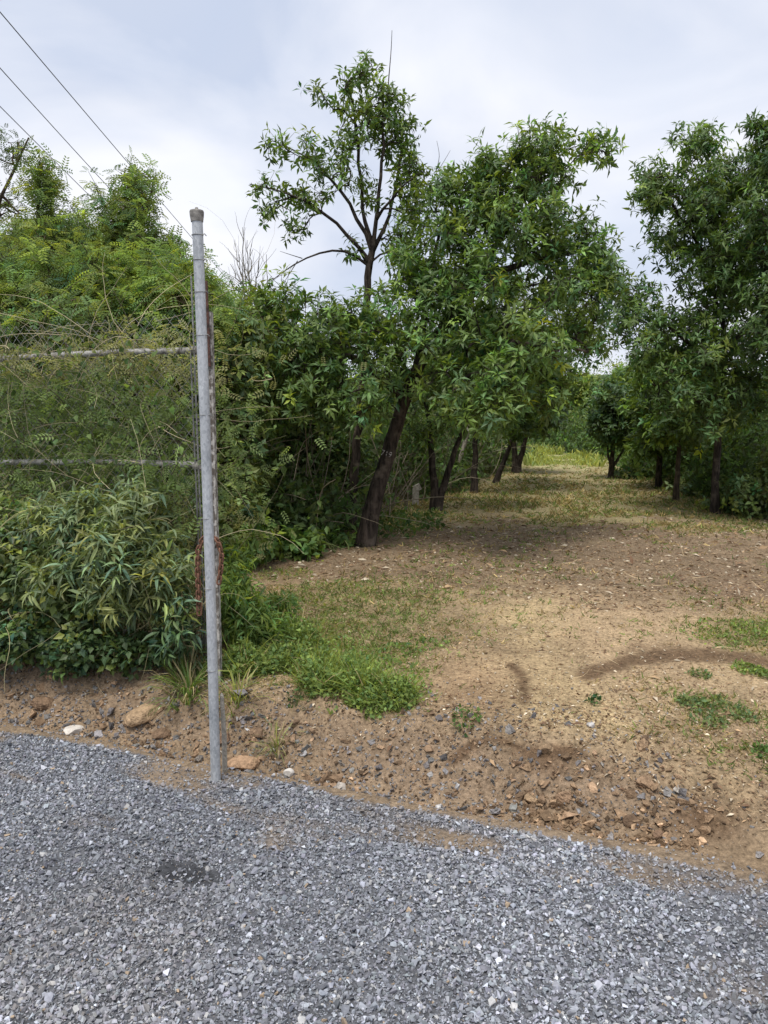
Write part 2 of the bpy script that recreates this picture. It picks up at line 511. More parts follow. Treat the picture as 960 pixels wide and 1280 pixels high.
def zones(P):
    """where soil, litter, damp marks, grass lie (worked out on the ground from where the photo shows them)"""
    u, v = proj(P)
    x, y = P[..., 0], P[..., 1]
    front = y > 1.0
    n1 = noise(x, y, 1.3, 41, 4); n2 = noise(x, y, 5.5, 42, 3); n3 = noise(x, y, .5, 43, 3)
    d = {}
    j = v + 46 * (n1 - .5) + 24 * (n2 - .5)
    d['litter'] = np.where(front, sstep(648, 672, j) * (1 - sstep(705, 752, j - .06 * (u - 480))), 0)
    d['litter'] = np.clip(d['litter'] * (.55 + 1.0 * n1), 0, 1)
    d['far'] = np.where(front, 1 - sstep(640, 676, j), 0)
    damp = .95 * arc(u, v, [(735, 843), (790, 826), (850, 818), (930, 822), (990, 835)], 15) \
        + .35 * blob(u, v, 800, 808, 60, 10) \
        + .95 * arc(u, v, [(640, 832), (653, 846), (657, 876)], 8) + .75 * arc(u, v, [(566, 952), (585, 934), (616, 922), (660, 938), (720, 940)], 10) \
        + .5 * blob(u, v, 700, 955, 90, 24) + .55 * blob(u, v, 880, 1030, 70, 45) + .35 * blob(u, v, 560, 840, 30, 40)
    n4 = noise(x, y, 17, 44, 3)
    d['damp'] = np.clip(.84 * sstep(.20, .92, damp * (.12 + .6 * n1 + .7 * n2 + 1.0 * n4)), 0, 1)
    d['straw'] = np.clip(1.0 * blob(u, v, 720, 895, 100, 50, 20) + .8 * blob(u, v, 660, 770, 50, 50) + .6 * blob(u, v, 880, 990, 60, 40) + .4 * blob(u, v, 930, 830, 60, 30), 0, 1) * (.3 + 1.0 * n2)
    d['red'] = np.clip(.9 * blob(u, v, 925, 738, 40, 14) + .4 * blob(u, v, 590, 860, 60, 40) + .5 * blob(u, v, 370, 715, 40, 14), 0, 1)
    d['green'] = np.clip(blob(u, v, 420, 800, 110, 60) + .7 * blob(u, v, 500, 750, 80, 50) + .6 * blob(u, v, 900, 880, 60, 25) + .9 * blob(u, v, 935, 795, 50, 30), 0, 1)
    return u, v, d, n1, n2, n3

def ground_col(P):
    x, y = P[:, 0], P[:, 1]
    t, s = to_ts(x, y)
    u, v, d, n1, n2, n3 = zones(P)
    c = np.broadcast_to(TAN, P.shape).copy()
    mixc = lambda c, k, w: c * (1 - w[:, None]) + np.asarray(k) * w[:, None]
    c = mixc(c, TAN * .72, sstep(.45, .7, n1) * .9)
    c = mixc(c, STRAW * 1.05, np.clip(d['straw'], 0, 1))
    c = mixc(c, RED, d['red'] * .6)
    c = mixc(c, np.array([.20, .165, .085]), d['green'] * .6)
    c = mixc(c, FARG, d['far'] * (.55 + .4 * n2))
    c = mixc(c, LITTER, d['litter'] * .85)
    bank = np.exp(-((s - .20) / .24) ** 2) * (1 - .65 * sstep(-.3, .6, t))
    c = mixc(c, BANKC, np.clip(bank * (.6 + .8 * n2), 0, 1))
    c = mixc(c, DAMP, d['damp'])
    silt = np.exp(-((s + .03) / .085) ** 2)
    c = mixc(c, np.array([.255, .185, .122]), silt * .9)
    # darker woodland soil off the track
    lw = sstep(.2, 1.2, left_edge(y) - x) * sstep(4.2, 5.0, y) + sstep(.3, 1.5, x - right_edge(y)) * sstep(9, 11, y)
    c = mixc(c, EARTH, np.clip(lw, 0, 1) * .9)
    c = mixc(c, np.array([.33, .32, .15]), sstep(21, 28, y) * (1 - np.clip(lw, 0, 1)))
    c = mixc(c, np.array([.05, .08, .025]), sstep(50, 70, y))
    return np.clip(c * (.8 + .4 * n2)[:, None], .01, .6)

GL = [gnd(322, 700), gnd(440, 692), gnd(545, 642), gnd(600, 612), gnd(640, 592), gnd(668, 572)]
GR = [gnd(960, 656), gnd(890, 645), gnd(843, 626), gnd(800, 606), gnd(764, 596), gnd(745, 575)]
GL.sort(key=lambda p: p[1]); GR.sort(key=lambda p: p[1])

def left_edge(y):
    return np.interp(y, [p[1] for p in GL], [p[0] for p in GL])

def right_edge(y):
    return np.interp(y, [p[1] for p in GR], [p[0] for p in GR])

def ground_mat():
    m, nt, p = new_mat('soil')
    a = nt.nodes.new('ShaderNodeAttribute'); a.attribute_name = 'Col'
    tx = nt.nodes.new('ShaderNodeTexCoord')
    def nz(scale, detail=8, rough=.6):
        n = nt.nodes.new('ShaderNodeTexNoise'); n.inputs['Scale'].default_value = scale
        n.inputs['Detail'].default_value = detail; n.inputs['Roughness'].default_value = rough
        nt.links.new(tx.outputs['Object'], n.inputs['Vector']); return n.outputs['Fac']
    def rng_(v, a0, a1, b0, b1):
        r = nt.nodes.new('ShaderNodeMapRange')
        for k, q in zip(('From Min', 'From Max', 'To Min', 'To Max'), (a0, a1, b0, b1)):
            r.inputs[k].default_value = q
        nt.links.new(v, r.inputs['Value']); return r.outputs['Result']
    def mul(c, v):
        q = nt.nodes.new('ShaderNodeVectorMath'); q.operation = 'SCALE'
        nt.links.new(c, q.inputs[0]); nt.links.new(v, q.inputs['Scale']); return q.outputs['Vector']
    fine, mid, big = nz(48, 10, .75), nz(14, 12, .74), nz(2.2)
    c = mul(a.outputs['Color'], rng_(fine, .32, .68, .42, 1.58))
    c = mul(c, rng_(mid, .3, .7, .75, 1.25))
    vo = nt.nodes.new('ShaderNodeTexVoronoi'); vo.inputs['Scale'].default_value = 85
    nt.links.new(tx.outputs['Object'], vo.inputs['Vector'])
    pale = rng_(vo.outputs['Distance'], .12, .2, 1.0, 0.0)           # pale grit
    sel = nt.nodes.new('ShaderNodeSeparateColor'); nt.links.new(vo.outputs['Color'], sel.inputs['Color'])
    gsel = rng_(sel.outputs['Red'], .72, .78, 0, .75)
    mm = nt.nodes.new('ShaderNodeMath'); mm.operation = 'MULTIPLY'
    nt.links.new(pale, mm.inputs[0]); nt.links.new(gsel, mm.inputs[1])
    mx = nt.nodes.new('ShaderNodeMixRGB'); mx.inputs['Color2'].default_value = (.42, .36, .28, 1)
    nt.links.new(mm.outputs['Value'], mx.inputs['Fac']); nt.links.new(c, mx.inputs['Color1'])
    nt.links.new(mx.outputs['Color'], p.inputs['Base Color'])
    p.inputs['Roughness'].default_value = .95; p.inputs['Specular IOR Level'].default_value = .15
    s1 = nt.nodes.new('ShaderNodeMath'); s1.operation = 'ADD'
    nt.links.new(fine, s1.inputs[0]); nt.links.new(mid, s1.inputs[1])
    b = nt.nodes.new('ShaderNodeBump'); b.inputs['Strength'].default_value = .75; b.inputs['Distance'].default_value = .022
    nt.links.new(s1.outputs['Value'], b.inputs['Height']); nt.links.new(b.outputs['Normal'], p.inputs['Normal'])
    return m

T_ = graded(-500, 700, -4.6, 3.6, .03, 1.14)
S_ = np.concatenate([[-300, -120, -50, -20, -9, -5, -2.5, -1.2, -.6], np.arange(-.3, 1.6, .02), np.arange(1.6, 6, .05), np.arange(6, 14, .12), graded(14, 900, 14, 14.3, .2, 1.13)])
S_ = np.array(sorted(set(np.round(S_, 4))))
mb = MB()
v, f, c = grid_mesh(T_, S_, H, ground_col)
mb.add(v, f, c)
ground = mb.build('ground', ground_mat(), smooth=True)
tag(ground, 'dry tan earth track and woodland floor', kind='structure')

# ------------------------------------------------------------------ gravel road
def road_h(x, y):
    t, s = to_ts(x, y)
    s = s + 0.06 * (noise(t, s, 3, 61, 2) - .5)
    return .022 * (noise(t, s, 1.6, 62, 3) - .5) + .004 - .10 * sstep(-.06, .12, s) - .02 * blob(t, s, *pit, .16, .09)

PIT = plane_pt(235, 1090)
pit = to_ts(PIT[0], PIT[1])

def tan_patch(x, y):
    """fine tan earth spread thinly over the gravel near the edge"""
    t, s = to_ts(x, y)
    n = noise(t * .55, s * 1.6, 2.6, 71, 4)
    k = .85 * sstep(.56, .74, n + .06 * sstep(-.5, -.1, s) + .10 * sstep(-.6, .2, t) - .08 - .25 * sstep(.45, 1.0, -s))
    return np.clip(k * sstep(-.95, -.35, s) + 1.2 * sstep(-.12, -.07, s + .07 * (noise(t, s, 2.4, 73, 3) - .5)), 0, 1)

def road_col(P):
    x, y = P[:, 0], P[:, 1]
    n = noise(x, y, 7, 72, 3)
    w = tan_patch(x, y)[:, None]
    t, s = to_ts(x, y)
    g = np.array([.135, .14, .155]) * (.7 + .6 * n)[:, None]
    k = (1.1 * blob(t, s, *pit, .17, .09))[:, None]
    g = g * (1 - .65 * np.clip(k, 0, 1))
    e = np.array([.275, .205, .138]) * (.8 + .4 * n)[:, None]
    return g * (1 - w) + e * w

T_ = graded(-400, 400, -4.2, 3.6, .03, 1.2)
S_ = np.concatenate([-np.array([60., 30, 15, 9, 6, 4.6]), np.arange(-3.9, .18, .03)])
mb = MB()
v, f, c = grid_mesh(T_, S_, road_h, road_col)
mb.add(v, f, c)
road_obj = mb.build('gravel_road', ground_mat(), smooth=True)
tag(road_obj, 'blue grey crushed stone road surface', kind='structure')

def stone_templates(k, rg, npts=11, flat=.6):
    out = []
    for _ in range(k):
        bm = bmesh.new()
        p = nrm(rg.normal(0, 1, (npts, 3))) * rg.uniform(.75, 1.1, (npts, 1)) * np.array([rg.uniform(.75, 1.3), rg.uniform(.7, 1.0), rg.uniform(flat * .7, flat * 1.3)])
        for q in p:
            bm.verts.new(q)
        r = bmesh.ops.convex_hull(bm, input=bm.verts)
        bmesh.ops.delete(bm, geom=[g for g in r['geom_interior'] if isinstance(g, bmesh.types.BMVert)], context='VERTS')
        bmesh.ops.triangulate(bm, faces=bm.faces)
        bm.verts.index_update()
        V_ = np.array([w.co[:] for w in bm.verts]); F_ = np.array([[w.index for w in q.verts] for q in bm.faces])
        bm.free()
        out.append((V_, F_))
    return out

ST = stone_templates(40, rng, 8, .62)

def scatter_stones(mb, x, y, z, size, col, rg, tilt=.5, templates=ST):
    kind = rg.integers(0, len(templates), len(x))
    for k, (V_, F_) in enumerate(templates):
        i = np.where(kind == k)[0]
        if len(i) == 0:
            continue
        n = len(i)
        a = rg.uniform(0, 6.283, n); b = rg.normal(0, tilt, n); g = rg.normal(0, tilt, n)
        ca, sa, cb, sb, cg, sg = np.cos(a), np.sin(a), np.cos(b), np.sin(b), np.cos(g), np.sin(g)
        Rz = np.zeros((n, 3, 3)); Rz[:, 0, 0] = ca; Rz[:, 0, 1] = -sa; Rz[:, 1, 0] = sa; Rz[:, 1, 1] = ca; Rz[:, 2, 2] = 1
        Rx = np.zeros((n, 3, 3)); Rx[:, 0, 0] = 1; Rx[:, 1, 1] = cb; Rx[:, 1, 2] = -sb; Rx[:, 2, 1] = sb; Rx[:, 2, 2] = cb
        Ry = np.zeros((n, 3, 3)); Ry[:, 1, 1] = 1; Ry[:, 0, 0] = cg; Ry[:, 0, 2] = sg; Ry[:, 2, 0] = -sg; Ry[:, 2, 2] = cg
        M = Rz @ Rx @ Ry
        v = np.einsum('nij,kj->nki', M, V_) * size[i][:, None, None] + np.stack([x[i], y[i], z[i]], -1)[:, None, :]
        f = (np.arange(n)[:, None, None] * len(V_) + F_[None]).reshape(-1, 3)
        mb.add(v.reshape(-1, 3), f, np.repeat(col[i], len(V_), 0))

def gravel_col(n, rg):
    base = np.array([.222, .233, .262])
    c = base * np.exp(rg.normal(0, .34, (n, 1))) * (1 + rg.normal(0, .018, (n, 3)))
    w = rg.random(n) < .05
    c[w] = np.array([.42, .42, .42]) * rg.uniform(.75, 1.1, (w.sum(), 1))
    b = rg.random(n) < .012
    c[b] = np.array([.36, .28, .20]) * rg.uniform(.7, 1.1, (b.sum(), 1))
    return np.clip(c, .03, .7)

rg = np.random.default_rng(5)
NG = 300000
# uniform over the stretch of road in view plus a margin on either side
gx, gy = [], []
t_ = rg.uniform(-4.2, 3.6, NG * 2); s_ = rg.uniform(-3.6, .02, NG * 2)
x_, y_ = to_xy(t_, s_)
keep = (y_ > .9) & (np.abs(x_) < .55 * y_ + 1.1)
x_, y_, t_, s_ = x_[keep][:NG], y_[keep][:NG], t_[keep][:NG], s_[keep][:NG]
k = tan_patch(x_, y_)
keep = rg.random(len(x_)) > .93 * k
keep &= ~((blob(t_, s_, *pit, .15, .08) > .45) & (rg.random(len(x_)) < .8))
keep &= rg.random(len(x_)) < (.55 + .45 * sstep(.30, .5, noise(x_, y_, 2.2, 90, 3)))
x_, y_ = x_[keep], y_[keep]
n = len(x_)
size = np.minimum(.0055 * np.exp(rg.normal(0, .47, n)), .017)
big = rg.random(n) < .004
size[big] = rg.uniform(.011, .018, big.sum())
z_ = road_h(x_, y_) + size * rg.uniform(-.1, .65, n) + .001
mb = MB()
gc = gravel_col(n, rg) * (.72 + .56 * noise(x_, y_, 1.1, 91, 4))[:, None]
dust = np.clip(1.2 * tan_patch(x_, y_) + .25 * sstep(.55, .75, noise(x_, y_, .9, 92, 3)), 0, .55)[:, None] * rg.random((n, 1))
gc = gc * (1 - dust) + np.array([.27, .215, .16]) * dust
scatter_stones(mb, x_, y_, z_, size, gc, rg)
o = mb.build('gravel', M_STONE)
tag(o, 'loose blue grey crushed stones covering the road', 'gravel', kind='stuff')

# rubble on the bank: crumbs of earth and stones too many to count
HP = [to_ts(*gnd(686, 998)[:2]), to_ts(*gnd(815, 1018)[:2])]
mb = MB()
n = 22000
t_ = rg.uniform(-4.6, 3.4, n); s_ = np.abs(rg.normal(0, .30, n)) - .02 + .12 * (t_ > .2) * rg.random(n)
dens = sstep(.30, .62, noise(t_, s_, 2.3, 95, 3) + .22 * (t_ < .2))
rt = sstep(-.35, .25, t_); heaps = np.exp(-((t_ - HP[0][0]) / .17) ** 2 - ((s_ - HP[0][1]) / .12) ** 2) + np.exp(-((t_ - HP[1][0]) / .2) ** 2 - ((s_ - HP[1][1]) / .13) ** 2)
keep = (rg.random(n) < dens * (1 - rt + rt * (.045 + .85 * heaps)) * (1 - .7 * rt * sstep(.3, .5, s_)))
t_, s_ = t_[keep], s_[keep]; n = len(t_)
x_, y_ = to_xy(t_, s_)
size = .0062 * np.exp(rg.normal(0, .6, n))
c = np.where((rg.random(n) < np.where(t_ < 0, .62, .4))[:, None], gravel_col(n, rg) * np.array([.9, .82, .72]), np.array([.20, .135, .085]) * np.exp(rg.normal(0, .35, (n, 1))))
scatter_stones(mb, x_, y_, H(x_, y_) + size * .25, size, c, rg)
n = 1500
t_ = rg.uniform(-4.6, 3.2, n); s_ = rg.normal(.13, .13, n)
keep = (s_ > -.03) & (rg.random(n) < (1 - .88 * sstep(-.35, .25, t_)) * sstep(.35, .6, noise(t_, s_, 1.7, 96, 3)))
t_, s_ = t_[keep], s_[keep]; n = len(t_)
x_, y_ = to_xy(t_, s_)
size = .015 * np.exp(rg.normal(0, .5, n))
scatter_stones(mb, x_, y_, H(x_, y_) + size * .2, size, np.array([.23, .155, .098]) * np.exp(rg.normal(0, .4, (n, 1))), rg)
o = mb.build('rubble', M_DIRTROCK)
tag(o, 'crumbled brown earth and stone chips along the road bank', 'rubble', kind='stuff')

# ------------------------------------------------------------------ single rocks and clods
def make_rock(name, px, py, w, hgt, depth, colour, mat, label, cat, seed, cuts=11, rough=.06, rot=0.0, tilt=0.0, group=None, sink=.3):
    rg = np.random.default_rng(seed)
    bm = bmesh.new()
    bmesh.ops.create_icosphere(bm, subdivisions=4, radius=1.0)
    V_ = np.array([q.co[:] for q in bm.verts])
    for _ in range(cuts):
        nn = nrm(rg.normal(0, 1, 3)); dd = rg.uniform(.55, .86)
        e = np.maximum(V_ @ nn - dd, 0)
        V_ = V_ - e[:, None] * nn
    nz = noise(V_[:, 0] * 3 + V_[:, 2] * 2, V_[:, 1] * 3 - V_[:, 2] * 2, 1.3, seed, 4) - .5
    V_ = V_ * (1 + rough * 2 * nz[:, None])
    V_ = V_ * np.array([w / 2, depth / 2, hgt / 2])
    ct, st = math.cos(tilt), math.sin(tilt)
    V_ = V_ @ np.array([[ct, 0, -st], [0, 1, 0], [st, 0, ct]])
    cr_, sr_ = math.cos(rot), math.sin(rot)
    V_ = V_ @ np.array([[cr_, sr_, 0], [-sr_, cr_, 0], [0, 0, 1]])
    F_ = np.array([[q.index for q in fc.verts] for fc in bm.faces])
    bm.free()
    p = gnd(px, py)
    V_[:, 2] -= V_[:, 2].min()
    V_[:, 2] -= hgt * sink
    b = MB()
    cn = noise(V_[:, 0], V_[:, 1] + V_[:, 2], 40, seed + 5, 3)
    b.add(V_, F_, np.asarray(colour) * (.7 + .6 * cn)[:, None])
    o = b.build(name, mat)
    o.location = p
    return tag(o, label, cat, group)

BR = (.21, .14, .09); TN = (.36, .25, .15); GY = (.27, .27, .285); WH = (.50, .47, .42)
make_rock('flat_rock', 176, 858, .19, .105, .15, (.37, .26, .16), M_DIRTROCK, 'large flat tan slab rock tilted on the bank below the leafy shrub', 'rock', 3, 9, .04, .5, -.35)
make_rock('white_rock', 88, 858, .13, .045, .08, (.55, .51, .46), M_STONE, 'flat whitish stone lying on the gravel bank left of the tan slab', 'rock', 4, 9, .05, .3, 0)
make_rock('earth_clod', 52, 842, .15, .10, .12, BR, M_DIRTROCK, 'large brown clod at the left edge under the bushes', 'clod', 5, 10, .09, .2, .2, 'earth clods along the road bank')
make_rock('earth_clod', 98, 886, .10, .10, .09, (.24, .155, .095), M_DIRTROCK, 'upright brown clod in the middle of the bank below the whitish stone', 'clod', 6, 10, .1, .9, .2, 'earth clods along the road bank')
make_rock('earth_clod', 200, 928, .11, .07, .09, BR, M_DIRTROCK, 'dark brown clod at the foot of the bank left of the steel pole', 'clod', 7, 10, .1, .1, 0, 'earth clods along the road bank')
make_rock('earth_clod', 302, 893, .17, .08, .12, (.40, .26, .16), M_DIRTROCK, 'wide orange tan clod on the bank just right of the steel pole', 'clod', 8, 9, .08, .2, -.1, 'earth clods along the road bank')
make_rock('earth_clod', 322, 942, .09, .06, .08, BR, M_DIRTROCK, 'brown clod at the bank foot between the pole and the grey stone', 'clod', 9, 10, .1, .5, 0, 'earth clods along the road bank')
make_rock('earth_clod', 280, 940, .10, .07, .08, (.23, .15, .10), M_DIRTROCK, 'brown clod touching the wooden stake at the bank foot', 'clod', 19, 10, .1, 1.4, 0, 'earth clods along the road bank')
make_rock('pale_stone', 360, 903, .055, .05, .05, (.50, .47, .43), M_STONE, 'small round pale stone in front of the bright green weeds', 'rock', 10, 12, .02, .4)
make_rock('grey_stone', 497, 943, .065, .045, .05, (.24, .25, .28), M_STONE, 'blue grey angular stone on the bank where the weeds end', 'rock', 11, 10, .03, .4)
make_rock('earth_clod', 806, 928, .045, .05, .045, (.17, .115, .075), M_DIRTROCK, 'small dark clod alone on the bare tan track', 'clod', 12, 10, .12, .4, 0, 'earth clods along the road bank')
make_rock('earth_clod', 683, 990, .085, .05, .07, (.30, .21, .13), M_DIRTROCK, 'tan clod topmost in the left heap of broken earth', 'clod', 13, 10, .1, .4, .2, 'broken clods at the track mouth')
make_rock('earth_clod', 664, 1006, .075, .05, .06, (.33, .23, .14), M_DIRTROCK, 'pale tan clod leftmost in the left heap of broken earth', 'clod', 14, 10, .1, .8, .2, 'broken clods at the track mouth')
make_rock('earth_clod', 705, 1018, .08, .05, .06, (.27, .18, .115), M_DIRTROCK, 'brown clod lowest in the left heap of broken earth', 'clod', 15, 10, .1, .2, -.2, 'broken clods at the track mouth')
make_rock('earth_clod', 800, 996, .055, .085, .05, (.33, .225, .14), M_DIRTROCK, 'upright tan clod topmost in the right heap of broken earth', 'clod', 16, 10, .07, .3, .4, 'broken clods at the track mouth')
make_rock('earth_clod', 806, 1015, .10, .055, .08, (.26, .175, .11), M_DIRTROCK, 'broad brown clod in the middle of the right heap', 'clod', 17, 10, .12, .1, .1, 'broken clods at the track mouth')
make_rock('earth_clod', 791, 1036, .085, .06, .07, (.15, .10, .065), M_DIRTROCK, 'dark damp clod at the lower left of the right heap', 'clod', 18, 10, .12, .1, 0, 'broken clods at the track mouth')
make_rock('earth_clod', 822, 1048, .065, .035, .05, (.20, .13, .085), M_DIRTROCK, 'flat brown clod nearest the gravel road below the right heap', 'clod', 20, 10, .12, .6, 0, 'broken clods at the track mouth')
# small debris of the two heaps
mb = MB()
n = 900
cx = np.where(rg.random(n) < .45, 688, 820); 
pu, pv = cx + rg.normal(0, 30, n), np.where(cx < 700, 998, 1020) + rg.normal(0, 17, n)
pp = plane_pt(pu, pv, .08)
size = .0095 * np.exp(rg.normal(0, .6, n))
scatter_stones(mb, pp[:, 0], pp[:, 1], H(pp[:, 0], pp[:, 1]) + size * .3, size, np.array([.25, .17, .105]) * np.exp(rg.normal(0, .35, (n, 1))), rg)
o = mb.build('earth_crumbs', M_DIRTROCK)
tag(o, 'loose crumbs of dug earth around the two clod heaps', 'crumbs', kind='stuff')

# ------------------------------------------------------------------ steel pole
def ring_tube(mb, P, R_, sides=20, cap=True):
    v, f = tubes(np.asarray(P)[None], np.asarray(R_)[None], sides)
    mb.add(v, f)
    if cap:
        m = len(P)
        for e in (0, m - 1):
            mb.add(v[e * sides:(e + 1) * sides], np.arange(sides)[None, ::(-1 if e == 0 else 1)])

pb = gnd(270, 985); pb[2] = 0
PY = pb[1]
ptop = at(246, 268, PY)
pdir = nrm(ptop - pb)
plen = float(np.linalg.norm(ptop - pb))
pole = thing('steel_pole', pb, 'tall slim galvanised steel pole standing at the gravel edge', 'pole')
loc0 = np.zeros(3)
def pole_at(h):
    return pdir * (h * plen)
PR = .0222
mb = MB()
hs = np.array([-.06, .0, .33, .66, 1.0])
ring_tube(mb, [pole_at(h) + (np.array([.006, 0, 0]) * math.sin(h * 3.0)) for h in hs], [PR] * 5, 24)
mb.build('pipe', M_GALV, pole, True)
mb = MB()
k = np.linspace(0, 2 * np.pi, 24, endpoint=False)
e1 = nrm(np.cross(pdir, [0, 1, 0])); e2 = np.cross(pdir, e1)
prof = [(-.030, 1.02), (-.030, 1.13), (-.022, 1.18), (-.004, 1.30), (.010, 1.33), (.015, 1.25), (.018, .8), (.020, .34), (.027, .28), (.029, .12)]
vv = np.concatenate([pole_at(1.0)[None] + pdir * h + PR * r * (np.cos(k)[:, None] * e1 + np.sin(k)[:, None] * e2) for h, r in prof])
i = np.arange(len(prof) - 1)[:, None] * 24; j = np.arange(24)[None]
mb.add(vv, np.stack([i + j, i + (j + 1) % 24, i + 24 + (j + 1) % 24, i + 24 + j], -1).reshape(-1, 4))
mb.add(vv[-24:], np.arange(24)[None])
mb.build('cap', M_CAP, pole)
for h in (.966, .925, .872, .80, .665, .485, .36, .21):
    mb = MB()
    k = np.linspace(0, 2 * np.pi, 25)
    e1 = nrm(np.cross(pdir, [0, 1, 0])); e2 = np.cross(pdir, e1)
    loop = pole_at(h)[None] + (PR + .0015) * (np.cos(k)[:, None] * e1 + np.sin(k)[:, None] * e2)
    v, f = tubes(loop[None], np.full((1, 25), .0015), 6); mb.add(v, f)
    if h > .6:
        q = pole_at(h)
        tw = np.array([q - e1 * PR * .9 + e2 * .01, q - e1 * (PR + .010) + e2 * .012 + [0, 0, .003], q - e1 * (PR + .016) + e2 * .006 - [0, 0, .004]])
        if (tw[:, 0] - q[0]).sum() < 0:
            tw = 2 * q - tw
        v, f = tubes(tw[None], np.full((1, 3), .0022), 6); mb.add(v, f)
    mb.build('band', M_WIRE, pole, True)

# thin wooden stake beside the pole
sb = gnd(281, 972)
mb = MB()
stp = at(277, 866, PY + .02)
P_ = np.array([sb - [0, 0, .03], sb * .5 + stp * .5 + [.004, 0, 0], stp - [0, 0, .012], stp])
v, f = tubes(P_[None], np.array([[.013, .012, .009, .001]]), 5)
mb.add(v - sb, f, (.36, .33, .28))
o = mb.build('stake', attr_mat('grey_wood', .9, .2, 0, .3, 60, .4, 90))
o.location = sb
tag(o, 'thin grey splintered wooden stake leaning against the foot of the steel pole', 'stake')

# ------------------------------------------------------------------ old post, fence
FY = 4.45
PYo = 4.02
op_b = np.array([*at(267, 760, PYo)[:2], 0.0]); op_b[2] = float(H(op_b[0], op_b[1])) - .02
op_t = at(256, 352, PYo)
post = thing('fence_post', op_b, 'old slotted fence post with peeling white paint and a rusty head behind the steel pole', 'post')
dirp = op_t - op_b
def box_bar(mb, a, b, w, d, c=(.5, .5, .5)):
    a = np.asarray(a, float); b = np.asarray(b, float)
    ax = nrm(b - a); x = nrm(np.cross([0, 1, 0], ax)) if abs(ax[1]) < .9 else np.array([1., 0, 0]); y = np.cross(ax, x)
    v = []
    for p in (a, b):
        for (i, j) in ((-1, -1), (1, -1), (1, 1), (-1, 1)):
            v.append(p + x * w / 2 * i + y * d / 2 * j)
    mb.add(v, [[0, 1, 2, 3][::-1], [4, 5, 6, 7], [0, 1, 5, 4], [1, 2, 6, 5], [2, 3, 7, 6], [3, 0, 4, 7]], c)
e1 = np.array([1., 0, 0])
mb = MB(); box_bar(mb, dirp * 0 - [0, 0, .1], dirp * .93, .056, .006); box_bar(mb, np.array([.025, .025, -.1]), dirp * .93 + [.025, .025, 0], .006, .05)
mb.build('angle_bar', M_PEEL, post)
m_slot = ramp_mat('dark_slot', (.05, .04, .03), (.16, .13, .11), 30, .9)
q = nrm(dirp) * .026
mb = MB(); box_bar(mb, q * 0, q, .006, .003)
slot0 = mb.build('slot', m_slot, post)
for k in range(17):
    o = slot0
    if k:
        o = slot0.copy(); COL.objects.link(o); o.parent = post
    o.location = dirp * (.30 + .48 * k / 16) + np.array([.014, -.0045, 0])
mb = MB(); box_bar(mb, dirp * .80 + [.002, -.012, 0], dirp * 1.0 + [-.004, -.012, 0], .040, .014)
mb.build('rusty_plate', ramp_mat('dark_rust', (.03, .018, .015), (.13, .06, .045), 45, .85, .2), post)

# fence frame receding left, parallel to the road
fa = at(245, 438, FY + .02); fb_ = at(0, 447, 5.12)
fdir = nrm((fb_ - fa) * [1, 1, 0])
FL = 5.2
fbase = np.array([fa[0], fa[1], float(H(fa[0], fa[1]))])
fence = thing('pipe_fence', fbase, 'old pipe and wire mesh fence overgrown with creepers left of the pole', 'fence')
RZ = [2.03, 1.375, .30]
la = at(246, 583, FY + .02); RZ[0] = float(fa[2]); RZ[1] = float(la[2])
for i, z in enumerate(RZ):
    mb = MB()
    q = np.linspace(0, 1, 12)
    P_ = np.array([fa[0], fa[1], z])[None] + fdir[None] * (q * FL)[:, None]
    P_[:, 2] += .012 * np.sin(q * 9 + i)
    ring_tube(mb, P_ - fbase, [.0195] * 12, 10)
    mb.build('rail', M_RAIL, fence, True)
for dx in (0.0, .022):
    mb = MB()
    a = np.array([fa[0] - .004 + dx * .8, fa[1] - .01 - dx * .4, fbase[2] - .05]); b = a + np.array([-.025, 0, 0]); b[2] = float(at(243, 345, FY)[2]) if dx else float(fa[2]) + .02
    ring_tube(mb, [a - fbase, .5 * (a + b) - fbase, b - fbase], [.0055, .0055, .005], 7)
    mb.build('tension_bar', M_WIRE, fence, True)
for z in RZ[:2]:
    mb = MB()
    q = np.array([fa[0], fa[1], z]) - fbase
    ring_tube(mb, [q - fdir * .012, q + fdir * .030], [.026, .026], 12)
    box_bar(mb, q + [.02, -.02, -.014], q + [.02, -.02, .014], .035, .012)
    mb.build('clamp', M_CAP, fence)
mb = MB()
W, HT, pitch = FL, 1.95, .075
lines = []
for sgn in (1, -1):
    for k in np.arange(-HT, W, pitch):
        w0, w1 = (k, k + HT)
        z0, z1 = (0.0, HT)
        if w0 < 0: z0 += -w0; w0 = 0
        if w1 > W: z1 -= (w1 - W); w1 = W
        if z1 - z0 < .02: continue
        za, zb = (z0, z1) if sgn > 0 else (HT - z0, HT - z1)
        lines.append([[w0, za], [(w0 + w1) / 2, (za + zb) / 2], [w1, zb]])
ln = np.array(lines)
P_ = np.array([fa[0], fa[1], fbase[2] + .05])[None, None] + fdir[None, None] * ln[..., 0:1]
P_[..., 2] += ln[..., 1]
P_[..., 0] += .012; P_[..., 1] -= .022
v, f = tubes(P_ - fbase, np.full(P_.shape[:2], .0017), 3)
mb.add(v, f)
mb.build('wire_mesh', M_WIRE, fence)

